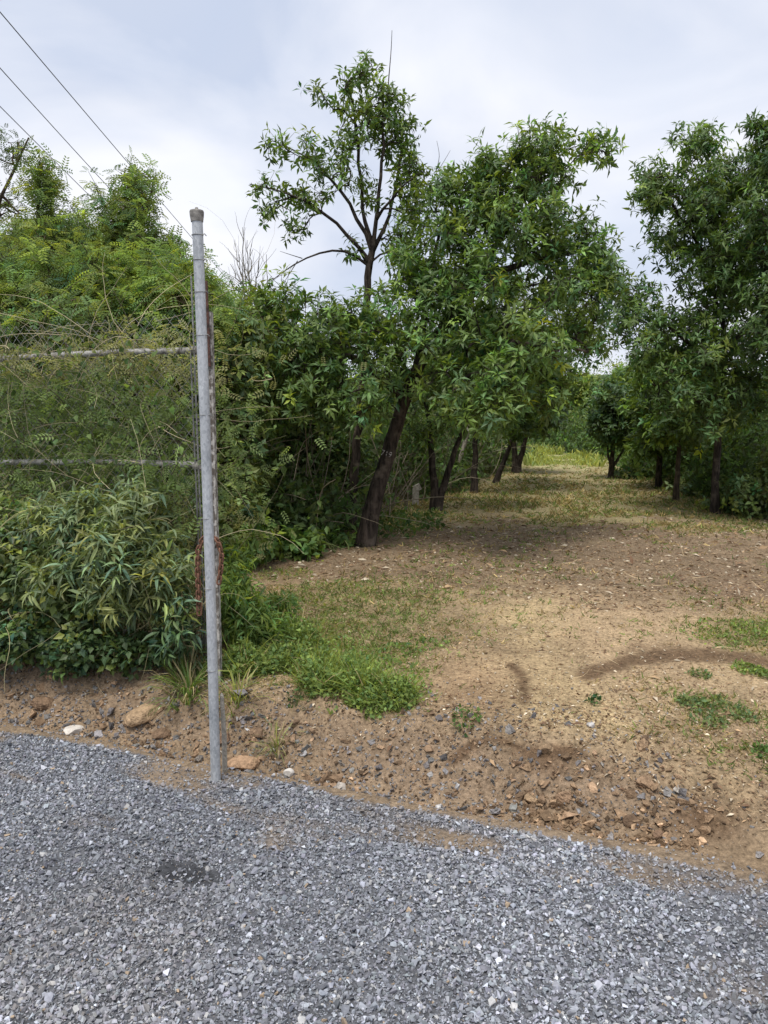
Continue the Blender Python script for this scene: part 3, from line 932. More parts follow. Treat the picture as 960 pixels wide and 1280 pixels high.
# rusty chain over the old post
CYc = PYo - .035
ch_top = at(262, 676, CYc)
chain = thing('chain', ch_top, 'rusty brown chain looped over the old post behind the steel pole', 'chain')
def link_mesh():
    n = 20
    k = np.linspace(0, 2 * np.pi, n, endpoint=False)
    cx = .011 * np.cos(k); cz = .013 * np.sign(np.sin(k)) * (np.abs(np.sin(k)) > .05) + .011 * np.sin(k)
    P_ = np.stack([cx, 0 * k, cz], 1)
    T = nrm(np.roll(P_, -1, 0) - np.roll(P_, 1, 0))
    B = np.array([0, 1., 0]); A = np.cross(T, B)
    a = np.linspace(0, 2 * np.pi, 7, endpoint=False)
    v = P_[:, None] + .0052 * (A[:, None] * np.cos(a)[None, :, None] + B[None, None] * np.sin(a)[None, :, None])
    i = np.arange(n)[:, None]; j = np.arange(7)[None]
    f = np.stack([i * 7 + j, ((i + 1) % n) * 7 + j, ((i + 1) % n) * 7 + (j + 1) % 7, i * 7 + (j + 1) % 7], -1).reshape(-1, 4)
    return v.reshape(-1, 3), f
path = [at(x, y, CYc) for x, y in ((249, 764), (248, 735), (247, 708), (248, 688), (254, 674), (263, 670), (272, 676), (277, 692), (276, 712), (273, 732))]
path = polyline(path, 200)
dd = np.concatenate([[0], np.cumsum(np.linalg.norm(np.diff(path, axis=0), axis=1))])
nl = int(dd[-1] / .030)
first = None
for i in range(nl + 1):
    q = np.array([np.interp(i * .030, dd, path[:, k]) for k in range(3)]); q2 = np.array([np.interp(i * .030 + .01, dd, path[:, k]) for k in range(3)]); q1 = np.array([np.interp(i * .030 - .01, dd, path[:, k]) for k in range(3)])
    if first is None:
        mb = MB(); v, f = link_mesh(); mb.add(v, f)
        o = first = mb.build('link', M_RUST, chain, True)
    else:
        o = first.copy(); COL.objects.link(o); o.parent = chain
    o.location = q - ch_top
    e = Vector(q2 - q1).to_track_quat('Z', 'Y')
    from mathutils import Quaternion
    o.rotation_mode = 'QUATERNION'
    o.rotation_quaternion = e @ Quaternion((0, 0, 1), (math.pi / 2 if i % 2 else 0) + .4)
mb = MB()
q = at(267, 682, CYc) - ch_top
ring_tube(mb, [q + [0, .12, 0], q + [0, -.005, 0], q + [0, -.012, 0]], [.006, .006, .006], 8)
ring_tube(mb, [q + [0, -.012, 0], q + [0, -.020, 0]], [.012, .012], 6)
mb.build('bolt', M_CAP, chain)

# ------------------------------------------------------------------ trees
def grow(polys, tips, rg, tip_r=.0031, bare=.3, seg=.22, sides=5, wob=.08):
    """skeleton: given limbs (points, r0, r1), then one curved branch to every tip; returns tube meshes and branch chains"""
    cap = 4000 + len(tips) * 9
    N = np.zeros((cap, 3)); par = np.full(cap, -1, int); ovr = np.zeros(cap); ok = np.zeros(cap, bool)
    n = 0
    chains, polychains = [], []
    for k, (pts, r0, r1) in enumerate(polys):
        pts = np.asarray(pts, float)
        Ln = np.linalg.norm(np.diff(pts, axis=0), axis=1).sum()
        m = max(6, int(Ln / .16))
        q = polyline(pts, m)
        q[1:-1] += rg.normal(0, .008 + .004 * Ln / m, (m - 2, 3))
        rr = np.linspace(0, 1, m); rr = r0 + (r1 - r0) * rr ** .8
        if r0 > .05: rr = rr * (1 + (.5 if k == 0 else .25) * np.exp(-np.arange(m) / 1.3))
        ch = []
        prev = -1
        if k > 0:
            d = np.linalg.norm(N[:n] - q[0], axis=1); prev = int(np.argmin(d))
            if d[prev] < .6:
                w = np.exp(-np.arange(m) / 2.5)[:, None]
                q = q + (N[prev] - q[0]) * w
                ch = [prev]
            else:
                prev = -1
        for i in range(m):
            if k > 0 and i == 0 and prev >= 0 and ch:
                continue
            N[n] = q[i]; par[n] = ch[-1] if ch else -1; ovr[n] = rr[i]
            ok[n] = (i / m > bare) if k == 0 or prev < 0 else (i > 0)
            ch.append(n); n += 1
        polychains.append(ch)
    if len(tips):
        d0 = np.array([np.min(np.linalg.norm(N[:n] - t, axis=1)) for t in tips])
        tips = tips[np.argsort(d0)]
    for t in tips:
        D = t - N[:n]
        d = np.linalg.norm(D, axis=1)
        cost = d + .7 * np.maximum(0, N[:n, 2] - t[2] + .05) + np.where(ok[:n], 0, 50)
        i = int(np.argmin(cost)); Ln = d[i]
        m = int(np.clip(Ln / seg, 2, 7))
        p = par[i]
        dp = nrm(N[i] - N[p]) if p >= 0 else np.array([0, 0, 1.])
        ctrl = N[i] + dp * .32 * Ln + np.array([0, 0, .10 * Ln]) + D[i] * .3 + rg.normal(0, wob, 3) * Ln
        ch = [i]
        for q in np.arange(1, m + 1) / m:
            N[n] = (1 - q) ** 2 * N[i] + 2 * q * (1 - q) * ctrl + q * q * t
            par[n] = ch[-1]; ok[n] = True
            ch.append(n); n += 1
        chains.append(ch)
    cnt = np.zeros(n)
    for ch in chains:
        cnt[ch[-1]] += 1
    for i in range(n - 1, -1, -1):
        if par[i] >= 0:
            cnt[par[i]] += cnt[i]
    R_ = tip_r * np.maximum(cnt, .6) ** .46
    R_ = np.maximum(R_, ovr[:n])
    for i in range(n):
        if par[i] >= 0:
            R_[i] = min(R_[i], R_[par[i]])
    mb = MB()
    for ch in polychains:
        v, f = tubes(N[ch][None], R_[ch][None], 9); mb.add(v, f, (.2, .2, .2))
    if chains:
        P_, Q_ = [], []
        for ch in chains:
            m = np.linspace(0, len(ch) - 1, 6)
            P_.append(np.stack([np.interp(m, range(len(ch)), N[ch][:, k]) for k in range(3)], 1))
            rr = R_[ch].copy(); rr[0] = min(rr[0], rr[1] * 1.25)
            Q_.append(np.interp(m, range(len(ch)), rr))
        P_, Q_ = np.array(P_), np.array(Q_)
        v, f = tubes(P_, Q_, sides); mb.add(v, f, (.2, .2, .2))
        return mb, P_
    return mb, np.zeros((0, 6, 3))

def blob_tips(blobs, rg, mul=1.0):
    out = []
    for (px, py, Y, rx, ry, rd, n) in blobs:
        n = max(1, int(round(n * mul)))
        q = nrm(rg.normal(0, 1, (n, 3))) * (rg.random((n, 1)) ** .42)
        out.append(at(px + q[:, 0] * rx, py + q[:, 1] * ry, Y + q[:, 2] * rd))
    return np.concatenate(out)

def crown_points(br, tips_k, rg, sig=.10, lo=.45):
    """leaf cluster centres and axes along the ends of the branches"""
    n = len(br)
    P_, A_ = [], []
    tdir = nrm(br[:, -1] - br[:, -3])
    for k in range(tips_k):
        if k == 0:
            p = br[:, -1].copy(); j = np.zeros((n, 3))
        else:
            w = rg.uniform(lo, 1, n) * 5
            i0 = np.minimum(w.astype(int), 4); fr = (w - i0)[:, None]
            p = br[np.arange(n), i0] * (1 - fr) + br[np.arange(n), i0 + 1] * fr
            j = np.clip(rg.normal(0, sig, (n, 3)), -1.7 * sig, 1.7 * sig)
        P_.append(p + j); A_.append(nrm(tdir * .6 + j / max(sig, .01) * .45 + np.array([0, 0, .45]) + rg.normal(0, .35, (n, 3))))
    return np.concatenate(P_), np.concatenate(A_)

def twiglets(mb, br, P, rg, k):
    """short stalks from branch to the leaf clusters"""
    n = len(br)
    base = np.tile(br[:, 3], (k, 1))
    d = P - base
    a = P - d * np.minimum(1, .22 / np.maximum(np.linalg.norm(d, axis=1, keepdims=True), .01))
    pts = np.stack([a, (a + P) / 2 + rg.normal(0, .008, a.shape), P], 1)
    v, f = tubes(pts, np.broadcast_to([.0034, .0028, .0018], pts.shape[:2]), 3)
    mb.add(v, f, (.2, .2, .2))

DKG = (.095, .155, .038); MDG = (.115, .18, .045); BRG = (.165, .235, .055); GRN = (.17, .235, .075)

def tree(name, label, base, polys, blobs, mul=1.0, leaf=('ros', .115, 8), col=DKG, k=5, bark=None, seed=1, sig=.10, cat='tree', group=None, bare=.3,
         tip_r=.0031, bright=.10, mat=None, lo=.45, wid=1.0, bare_tips=None, droop=.28):
    rg = np.random.default_rng(seed)
    base = np.asarray(base, float)
    tips = blob_tips(blobs, rg, mul)
    mb, br = grow(polys, tips, rg, tip_r, bare)
    P_, A_ = crown_points(br, k, rg, sig, lo)
    root = thing(name, base, label, cat, group)
    if True:
        twiglets(mb, br, P_, rg, k)
    if bare_tips is not None:
        for (pts, r0, r1) in bare_tips:
            v, f = tubes(polyline(pts, 9)[None], np.linspace(r0, r1, 9)[None], 5); mb.add(v, f, (.2, .2, .2))
    mb.build('trunk', bark or M_BARK, root, True, loc=base)
    lb = MB()
    if leaf[0] == 'ros':
        rosettes(lb, P_, A_, leaf[2], leaf[1], col, rg, LANCE5, wid, droop, bright=bright)
    elif leaf[0] == 'kite':
        rosettes(lb, P_, A_, leaf[2], leaf[1], col, rg, KITE, wid, droop, (30, 120), bright=bright)
    else:
        rosettes(lb, P_, A_, leaf[2], leaf[1], col, rg, FROND, wid, droop, (40, 110), bright=bright)
    lb.build('crown', mat or (M_LEAF if leaf[0] != 'frond' else M_SOFT), root, False, loc=base)
    return root

def pp_(*pts):
    return [at(x, y, Y) for x, y, Y in pts]

# --- the leaning tree beside the track
b = gnd(455, 682); Y = b[1]
tk = pp_((453, 700, Y), (455, 676, Y), (470, 620, Y), (492, 545, Y), (517, 465, Y), (556, 405, Y + .1), (597, 345, Y + .15), (630, 290, Y + .2), (660, 240, Y + .2), (690, 195, Y + .2))
tk[0][2] = b[2] - .15
lean = tree('leaning_tree', 'large dark tree with leaning trunk and painted white number beside the track', b,
    [(tk, .112, .018),
     (pp_((503, 505, Y), (450, 450, Y - .15), (400, 432, Y - .2), (350, 400, Y - .2)), .05, .014),
     (pp_((556, 405, Y), (620, 425, Y - .3), (690, 430, Y - .4), (735, 440, Y - .3)), .05, .012),
     (pp_((517, 465, Y), (530, 400, Y + .4), (540, 330, Y + .6), (556, 260, Y + .7)), .06, .012),
     (pp_((597, 345, Y), (660, 330, Y + .2), (715, 310, Y + .4), (745, 320, Y + .4)), .045, .012),
     (pp_((540, 430, Y), (580, 470, Y - .8), (630, 470, Y - 1.0)), .04, .012)],
    [(395, 425, Y - .2, 70, 62, .8, 105), (345, 385, Y, 28, 32, .5, 16), (470, 405, Y, 60, 62, .9, 70), (545, 425, Y, 75, 85, 1.1, 130), (600, 335, Y + .1, 72, 78, 1.1, 120),
     (655, 255, Y + .2, 60, 58, 1.0, 85), (692, 190, Y + .2, 50, 30, .7, 42), (752, 184, Y + .1, 24, 14, .3, 9), (640, 185, Y, 18, 12, .3, 5), (700, 330, Y + .2, 55, 62, 1.0, 75),
     (640, 440, Y - .5, 85, 68, 1.1, 130), (570, 265, Y + .5, 34, 52, .7, 42), (420, 500, Y - .5, 55, 32, .6, 42), (735, 405, Y, 32, 40, .6, 30), (555, 235, Y + .5, 22, 18, .5, 14), (600, 225, Y + .2, 34, 28, .6, 34), (530, 330, Y + .4, 34, 60, .7, 55), (745, 345, Y + .1, 26, 26, .5, 22), (615, 195, Y, 12, 8, .2, 4),
     (730, 295, Y + .2, 32, 22, .5, 16), (670, 485, Y - .2, 36, 28, .7, 22), (590, 500, Y - .8, 60, 28, .7, 36)],
    mul=.60, lo=.72, leaf=('ros', .095, 9), wid=1.25, droop=.12, col=(.112, .182, .052), k=7, seed=21, sig=.105, bright=.16)
# painted number on its trunk
cu = bpy.data.curves.new('number', 'FONT'); cu.body = '719'; cu.size = .085; cu.align_x = 'CENTER'; cu.align_y = 'CENTER'; cu.extrude = .0
to = bpy.data.objects.new('number_text', cu); COL.objects.link(to)
bpy.context.view_layer.update()
me = bpy.data.meshes.new_from_object(to.evaluated_get(bpy.context.evaluated_depsgraph_get()))
bpy.data.objects.remove(to, do_unlink=True)
me.name = 'painted_number'
bm = bmesh.new(); bm.from_mesh(me)
bmesh.ops.triangulate(bm, faces=bm.faces); bmesh.ops.subdivide_edges(bm, edges=bm.edges, cuts=1); 
cen = at(483, 567, Y) ; ax = nrm(at(492, 545, Y) - at(470, 620, Y)); rt = nrm(np.cross(ax, [0, 1, 0])); rt = rt if rt[0] > 0 else -rt
fw = np.cross(ax, rt); fw = fw if fw[1] < 0 else -fw
RR = .098
for q in bm.verts:
    a = q.co.x / RR
    p = cen + rt * math.sin(a) * RR + fw * (math.cos(a) * RR + .006) + ax * q.co.y
    q.co = p - b
bm.to_mesh(me); bm.free()
me.materials.clear(); me.materials.append(M_PAINT)
o = bpy.data.objects.new('painted_number', me); COL.objects.link(o); o.parent = lean

# --- slender upright tree behind it
Y2 = Y + 1.25
b2 = at(437, 640, Y2); b2[2] = H(b2[0], b2[1])
tk = [b2 - [0, 0, .1]] + pp_((446, 560, Y2), (456, 440, Y2), (459, 350, Y2), (463, 320, Y2), (474, 250, Y2), (479, 180, Y2), (478, 110, Y2))
tree('slender_tree', 'tall slender tree with open airy crown rising above the leaning tree', b2,
    [(tk, .075, .01),
     (pp_((459, 322, Y2), (430, 285, Y2 - .1), (390, 250, Y2 - .2), (345, 236, Y2 - .3), (312, 230, Y2 - .3)), .028, .006),
     (pp_((460, 310, Y2), (436, 250, Y2), (400, 205, Y2), (352, 180, Y2 + .1)), .03, .006),
     (pp_((461, 320, Y2), (452, 260, Y2 + .1), (447, 180, Y2 + .2), (440, 125, Y2 + .2)), .032, .006),
     (pp_((463, 318, Y2), (492, 260, Y2 + .2), (500, 200, Y2 + .3), (505, 140, Y2 + .3)), .03, .006),
     (pp_((472, 270, Y2), (495, 240, Y2 - .2), (525, 215, Y2 - .3)), .02, .006)],
    [(460, 150, Y2, 52, 50, .7, 52), (462, 88, Y2, 20, 22, .3, 11), (440, 105, Y2, 20, 12, .3, 6), (405, 190, Y2, 38, 34, .6, 24), (347, 180, Y2, 20, 12, .3, 9), (398, 118, Y2, 8, 10, .2, 4),
     (375, 245, Y2 - .2, 38, 22, .5, 18), (330, 236, Y2 - .3, 20, 7, .2, 6), (505, 190, Y2 + .2, 24, 50, .6, 42), (445, 235, Y2, 52, 36, .7, 18), (515, 262, Y2, 22, 34, .5, 24),
     (370, 285, Y2 - .2, 20, 9, .2, 6), (340, 265, Y2 - .2, 8, 12, .2, 4), (505, 300, Y2, 26, 28, .5, 20), (440, 310, Y2, 10, 14, .2, 4), (480, 125, Y2, 28, 28, .5, 18)],
    mul=.74, lo=.65, leaf=('ros', .10, 7), wid=1.2, droop=.18, col=(.100, .160, .036), k=4, seed=22, sig=.08, bare=.55, tip_r=.004,
    bare_tips=[(pp_((484, 130, Y2), (486, 95, Y2), (489, 66, Y2), (490, 38, Y2)), .009, .003),
               (pp_((458, 330, Y2), (437, 310, Y2), (410, 312, Y2 - .2), (380, 322, Y2 - .3), (352, 340, Y2 - .4), (338, 352, Y2 - .4)), .02, .004),
               (pp_((378, 323, Y2 - .3), (362, 318, Y2 - .3), (350, 314, Y2 - .3)), .006, .002), (pp_((372, 326, Y2 - .3), (362, 342, Y2 - .3), (352, 358, Y2 - .3)), .006, .002),
               (pp_((545, 215, Y2 + .6), (550, 195, Y2 + .6), (546, 176, Y2 + .6)), .005, .002), (pp_((540, 225, Y2 + .6), (553, 205, Y2 + .6), (563, 188, Y2 + .6)), .005, .002)])

# --- trees along the left of the track
b = gnd(545, 638); Y = b[1]
tree('forked_tree', 'dark tree splitting at the ground into two thin stems in a V', b,
    [([b - [.0, 0, .1]] + pp_((542, 600, Y), (540, 555, Y), (532, 500, Y), (525, 450, Y)), .075, .02),
     ([b + [.03, 0, -.08]] + pp_((553, 610, Y), (563, 580, Y), (578, 540, Y), (600, 480, Y)), .07, .02)],
    [(545, 500, Y, 50, 42, 1.0, 60), (615, 495, Y, 50, 45, 1.1, 70), (590, 430, Y, 80, 60, 1.3, 90), (520, 540, Y, 30, 20, .6, 14)],
    leaf=('ros', .12, 7), col=DKG, k=5, seed=23, bare=.45)
b = gnd(593, 616); Y = b[1]
tree('roadside_tree', 'straight dark single stemmed tree just right of the V shaped stems', b,
    [([b - [0, 0, .1]] + pp_((594, 560, Y), (596, 500, Y), (604, 440, Y), (615, 390, Y)), .07, .02)],
    [(610, 500, Y, 55, 38, 1.3, 60), (645, 455, Y, 55, 55, 1.6, 90), (705, 395, Y, 45, 55, 1.4, 70), (640, 380, Y, 80, 60, 1.6, 70), (742, 435, Y, 16, 30, .6, 9)],
    leaf=('ros', .13, 7), col=DKG, k=5, seed=24, bare=.4, group='trees along the left of the track')
b = gnd(566, 610); Y = b[1]
mb = MB()
P_ = polyline([b - [0, 0, .1]] + pp_((572, 585, Y), (582, 550, Y + .2), (590, 520, Y + .3)), 10)
v, f = tubes(P_[None], np.linspace(.055, .04, 10)[None], 8); mb.add(v, f)
o = mb.build('dead_trunk', M_GREYBARK, None, True, loc=b); o.location = b
tag(o, 'pale grey bare slanting trunk behind the V shaped dark stems', 'dead tree')
b = gnd(618, 604); Y = b[1]
tree('slanted_tree', 'dark tree with thin trunk slanting right, deep along the left of the track', b,
    [([b - [0, 0, .1]] + pp_((628, 580, Y), (637, 560, Y), (650, 520, Y), (655, 480, Y)), .07, .02)],
    [(655, 510, Y, 38, 36, 1.2, 60), (640, 470, Y, 50, 45, 1.4, 60), (682, 470, Y, 16, 34, 1.0, 20)],
    leaf=('kite', .14, 7), col=DKG, k=5, seed=25, bare=.4, group='trees along the left of the track')
b = gnd(645, 591); Y = b[1]
tree('twin_stem_tree', 'farthest dark tree on the left of the track with two short stems', b,
    [([b - [0, 0, .1]] + pp_((644, 570, Y), (640, 540, Y), (640, 500, Y)), .10, .03), ([b + [.15, 0, -.1]] + pp_((652, 570, Y), (660, 540, Y), (668, 500, Y)), .10, .03)],
    [(668, 515, Y, 26, 28, 1.3, 70), (650, 480, Y, 40, 40, 1.6, 70), (690, 510, Y, 12, 28, .8, 22)],
    leaf=('kite', .17, 7), col=(.05, .085, .03), k=5, seed=26, bare=.35, sig=.16, group='trees along the left of the track')

# --- trees along the right of the track
b = gnd(895, 642); Y = b[1]
tree('broad_tree', 'large dense dark green tree with thin straight trunk on the right of the track', b,
    [([b - [0, 0, .12]] + pp_((894, 600, Y), (897, 540, Y), (903, 490, Y), (905, 430, Y), (900, 350, Y), (893, 270, Y), (885, 210, Y)), .068, .018),
     (pp_((903, 490, Y), (865, 430, Y - .3), (820, 395, Y - .4), (790, 375, Y - .4)), .05, .015),
     (pp_((905, 440, Y), (940, 405, Y), (985, 380, Y)), .05, .015),
     (pp_((900, 350, Y), (850, 270, Y), (815, 220, Y)), .045, .012),
     (pp_((900, 510, Y), (860, 500, Y - .6), (815, 480, Y - .8)), .04, .012)],
    [(885, 430, Y, 75, 62, 1.6, 150), (895, 330, Y, 58, 66, 1.5, 135), (885, 245, Y, 52, 52, 1.3, 100), (825, 235, Y - .2, 24, 34, .7, 30), (872, 180, Y, 34, 20, .7, 26),
     (800, 385, Y - .3, 36, 36, .9, 42), (935, 500, Y, 60, 42, 1.4, 80), (862, 485, Y - .5, 48, 40, 1.3, 70), (815, 440, Y - .6, 28, 36, .9, 34), (778, 400, Y - .3, 16, 30, .5, 12), (822, 262, Y - .2, 18, 22, .4, 10),
     (930, 225, Y, 34, 40, .9, 50), (840, 300, Y - .2, 26, 24, .5, 22), (925, 350, Y, 50, 50, 1.2, 60), (875, 530, Y - .5, 40, 18, 1.0, 24), (780, 345, Y - .3, 14, 14, .3, 5)],
    mul=.62, lo=.72, leaf=('ros', .108, 9), wid=1.25, droop=.2, col=(.092, .155, .045), k=7, seed=31, sig=.13, bright=.10)
b = at(1085, 690, 10.5); b[2] = H(b[0], b[1]); Y = b[1]
tree('edge_tree', 'dark leafy tree cut by the right edge of the photo with branches reaching in', b,
    [([b - [0, 0, .12]] + pp_((1080, 600, Y), (1068, 480, Y), (1055, 360, Y), (1045, 260, Y), (1030, 180, Y)), .11, .02),
     (pp_((1060, 420, Y), (1010, 370, Y), (970, 350, Y)), .05, .012), (pp_((1045, 280, Y), (1000, 220, Y), (965, 180, Y)), .045, .01)],
    [(948, 160, Y, 12, 12, .3, 10), (965, 200, Y, 28, 34, .6, 34), (955, 280, Y, 34, 50, .8, 60), (950, 400, Y, 30, 60, .8, 55), (985, 190, Y, 38, 45, .7, 40), (1020, 270, Y, 60, 70, 1.2, 90), (995, 370, Y, 58, 55, 1.1, 90), (1080, 330, Y, 80, 90, 1.4, 90), (1100, 450, Y, 90, 70, 1.4, 70), (960, 165, Y, 12, 14, .2, 6), (990, 450, Y, 45, 35, .8, 40)],
    leaf=('ros', .11, 8), wid=1.15, mul=.7, lo=.7, col=(.080, .140, .040), k=6, seed=32, sig=.12, bright=.06)
b = gnd(844, 627); Y = b[1]
tree('brown_stem_tree', 'small tree with short brown trunk left of the broad dark tree', b,
    [([b - [0, 0, .1]] + pp_((846, 600, Y), (848, 572, Y), (852, 530, Y), (856, 490, Y)), .055, .02)],
    [(855, 530, Y, 38, 24, .9, 40), (865, 490, Y, 50, 34, 1.1, 50), (830, 540, Y, 20, 16, .5, 12)],
    leaf=('kite', .13, 7), col=MDG, k=5, seed=33, bark=M_BARK2, bare=.5, group='trees along the right of the track')
b = gnd(824, 610); Y = b[1]
tree('roadside_tree', 'dark stemmed tree standing between the small round tree and the brown trunk', b,
    [([b - [0, 0, .1]] + pp_((824, 580, Y), (823, 545, Y), (828, 500, Y), (836, 460, Y)), .07, .02)],
    [(818, 520, Y, 40, 34, 1.4, 70), (840, 470, Y, 48, 40, 1.6, 70), (805, 555, Y, 22, 18, .8, 18), (850, 540, Y, 30, 22, 1.0, 26)],
    leaf=('kite', .15, 7), col=DKG, k=5, seed=34, bare=.35, group='trees along the right of the track')
b = gnd(764, 598); Y = b[1]
tree('round_tree', 'small dark round crowned tree standing free near the end of the track', b,
    [([b - [0, 0, .1]] + pp_((765, 575, Y), (767, 545, Y), (770, 515, Y)), .07, .03), (pp_((765, 580, Y), (776, 568, Y), (785, 550, Y)), .04, .015), (pp_((764, 582, Y), (759, 572, Y), (760, 550, Y)), .035, .015)],
    [(770, 530, Y, 30, 27, 1.0, 90), (772, 500, Y, 28, 26, 1.0, 70), (750, 530, Y, 14, 20, .6, 18), (795, 530, Y, 12, 20, .6, 18)],
    leaf=('kite', .12, 8), col=(.062, .112, .038), k=6, seed=35, bare=.3, bright=.02, group='trees along the right of the track')
# farther trees closing the track
far = [('far_tree', 735, 575, 44, [(735, 512, 32, 38, 110), (722, 485, 22, 20, 40)], BRG, 'bright green tree closing the far end of the track'),
       ('far_tree', 705, 570, 52, [(708, 515, 26, 38, 100), (700, 490, 20, 20, 40)], (.12, .185, .05), 'mid green tree at the far end of the track under the dark left crown'),
       ('far_tree', 800, 586, 30, [(800, 490, 36, 44, 120), (815, 460, 26, 24, 50), (790, 540, 30, 26, 50)], (.105, .175, .05), 'tall mid green tree filling the gap behind the small round tree'),
       ('far_tree', 680, 572, 48, [(678, 530, 24, 30, 60)], (.09, .15, .045), 'dull green tree at the far left end of the track'),
       ('far_tree', 770, 572, 50, [(768, 495, 32, 30, 90), (782, 470, 20, 14, 30)], (.15, .22, .06), 'light green tree showing above the small round tree'),
       ('far_tree', 862, 588, 32, [(872, 500, 50, 40, 90), (900, 540, 40, 30, 60)], (.085, .15, .042), 'mid green tree behind the trunk of the broad dark tree'),
       ('far_tree', 930, 600, 24, [(940, 530, 46, 40, 90), (925, 570, 36, 24, 40)], (.105, .17, .048), 'light green tree at the right edge behind the low bushes')]
for i, (nm, px, py, Y, bl, c_, lab) in enumerate(far):
    b = at(px, py, Y); b[2] = H(b[0], b[1])
    sc = Y / 20
    tree(nm, lab, b, [([b - [0, 0, .1]] + pp_((px, py - 22, Y), (px + 2, py - 48, Y), (bl[0][0], bl[0][1] - 8, Y)), .09 * sc ** .5, .03)],
         [(x, y, Y, rx, ry, rx * Y / 960, n) for x, y, rx, ry, n in bl], leaf=('kite', .11 * sc, 7), col=c_, k=6, seed=40 + i, bare=.3, sig=.10 * sc,
         group='trees closing the end of the track')

# --- feathery trees left, behind the fence
def fthing(name, label, base_px, Y, limbs, blobs, seed, col=GRN, k=5, size=.105, n=4, **kw):
    b = at(base_px[0], base_px[1], Y); b[2] = H(b[0], b[1])
    pl = []
    for i, (pts, r0, r1) in enumerate(limbs):
        q = pp_(*[(x, y, Y + (dy[0] if dy else 0)) for x, y, *dy in pts])
        if i == 0: q = [b - [0, 0, .1]] + q
        pl.append((q, r0, r1))
    return tree(name, label, b, pl, [(x, y, Y + d, rx, ry, rd, m) for x, y, d, rx, ry, rd, m in blobs], leaf=('frond', size, n), col=col, k=k, seed=seed, bark=M_BARK2, sig=.11, tip_r=.004, bare=.4, **kw)

fthing('feathery_tree', 'sparse thin branched tree at the top left corner under the cables', (-60, 640), 8.6,
    [([(-50, 450), (-28, 320), (-5, 260), (15, 215), (36, 172)], .07, .008), ([(-20, 290), (-30, 220), (-20, 170)], .03, .008), ([(0, 250), (22, 268), (34, 262)], .018, .006)],
    [(20, 190, 0, 20, 24, .4, 15), (-5, 165, 0, 22, 14, .4, 9), (8, 255, 0, 26, 24, .5, 14), (-45, 230, 0, 40, 60, .8, 45), (5, 310, 0, 40, 30, .6, 40)], 51, (.075, .115, .036), k=2, size=.09, n=3)
fthing('feathery_tree', 'feathery tree with dark forked stem and tall leafy leader left of the pole', (75, 640), 8.0,
    [([(66, 480), (62, 400), (58, 340), (45, 290), (48, 230), (52, 205)], .07, .008), ([(60, 350), (80, 310), (100, 285)], .03, .008), ([(58, 340), (35, 310), (20, 300)], .03, .008)],
    [(52, 212, 0, 7, 16, .2, 10), (55, 240, 0, 11, 18, .2, 16), (50, 290, 0, 28, 30, .5, 46), (92, 292, 0, 24, 16, .4, 18), (30, 330, 0, 48, 40, .7, 80), (85, 340, 0, 48, 40, .7, 80), (110, 315, 0, 28, 24, .5, 24), (100, 270, 0, 12, 6, .2, 3)], 52, (.17, .235, .08), k=4)
fthing('feathery_tree', 'feathery tree with three thin leaders crossing the cable left of the pole', (168, 640), 8.3,
    [([(166, 500), (166, 400), (168, 330), (168, 285), (165, 240), (162, 222)], .06, .006), ([(168, 300), (182, 265), (191, 228)], .025, .005), ([(167, 310), (142, 280), (126, 245)], .022, .005)],
    [(168, 230, 0, 9, 14, .2, 9), (165, 258, 0, 22, 24, .4, 34), (191, 228, 0, 9, 12, .2, 5), (124, 240, 0, 8, 12, .2, 4), (135, 272, 0, 16, 16, .3, 8), (170, 305, 0, 40, 26, .6, 44), (210, 315, 0, 24, 22, .4, 22), (150, 345, 0, 56, 36, .7, 90), (205, 350, 0, 40, 32, .6, 50), (130, 305, 0, 22, 22, .4, 20), (228, 340, 0, 16, 14, .3, 10)], 53, (.16, .225, .075), k=4)
fthing('leafy_shrub', 'bright yellow green bush behind the upper part of the steel pole', (225, 660), 7.3,
    [([(222, 560), (220, 460), (215, 390)], .05, .012), ([(221, 480), (250, 420), (262, 390)], .03, .008), ([(221, 470), (180, 410), (160, 380)], .03, .008)],
    [(215, 375, 0, 42, 38, .7, 120), (165, 375, 0, 45, 30, .7, 90), (255, 405, 0, 32, 38, .6, 80), (225, 440, 0, 50, 40, .7, 90), (258, 372, .6, 20, 20, .5, 26), (188, 332, 0, 10, 20, .3, 12), (236, 345, 0, 9, 22, .3, 12), (150, 345, 0, 12, 18, .3, 12)], 54, (.175, .25, .08), cat='bush', k=5)
fthing('leafy_shrub', 'mid green feathery bush at the left edge above the wire fence', (20, 660), 7.0,
    [([(20, 540), (25, 440), (22, 380)], .05, .012), ([(22, 460), (70, 400), (90, 370)], .03, .008), ([(22, 460), (-20, 400), (-50, 380)], .03, .008)],
    [(25, 380, 0, 60, 34, .8, 130), (95, 390, 0, 50, 32, .8, 110), (-40, 380, 0, 50, 50, .8, 60), (60, 430, 0, 80, 40, .8, 80), (150, 420, 0, 50, 40, .7, 60), (62, 335, 0, 12, 24, .3, 14), (118, 338, 0, 10, 24, .3, 14), (12, 335, 0, 14, 22, .3, 14)], 55, (.17, .24, .085), cat='bush', k=5)

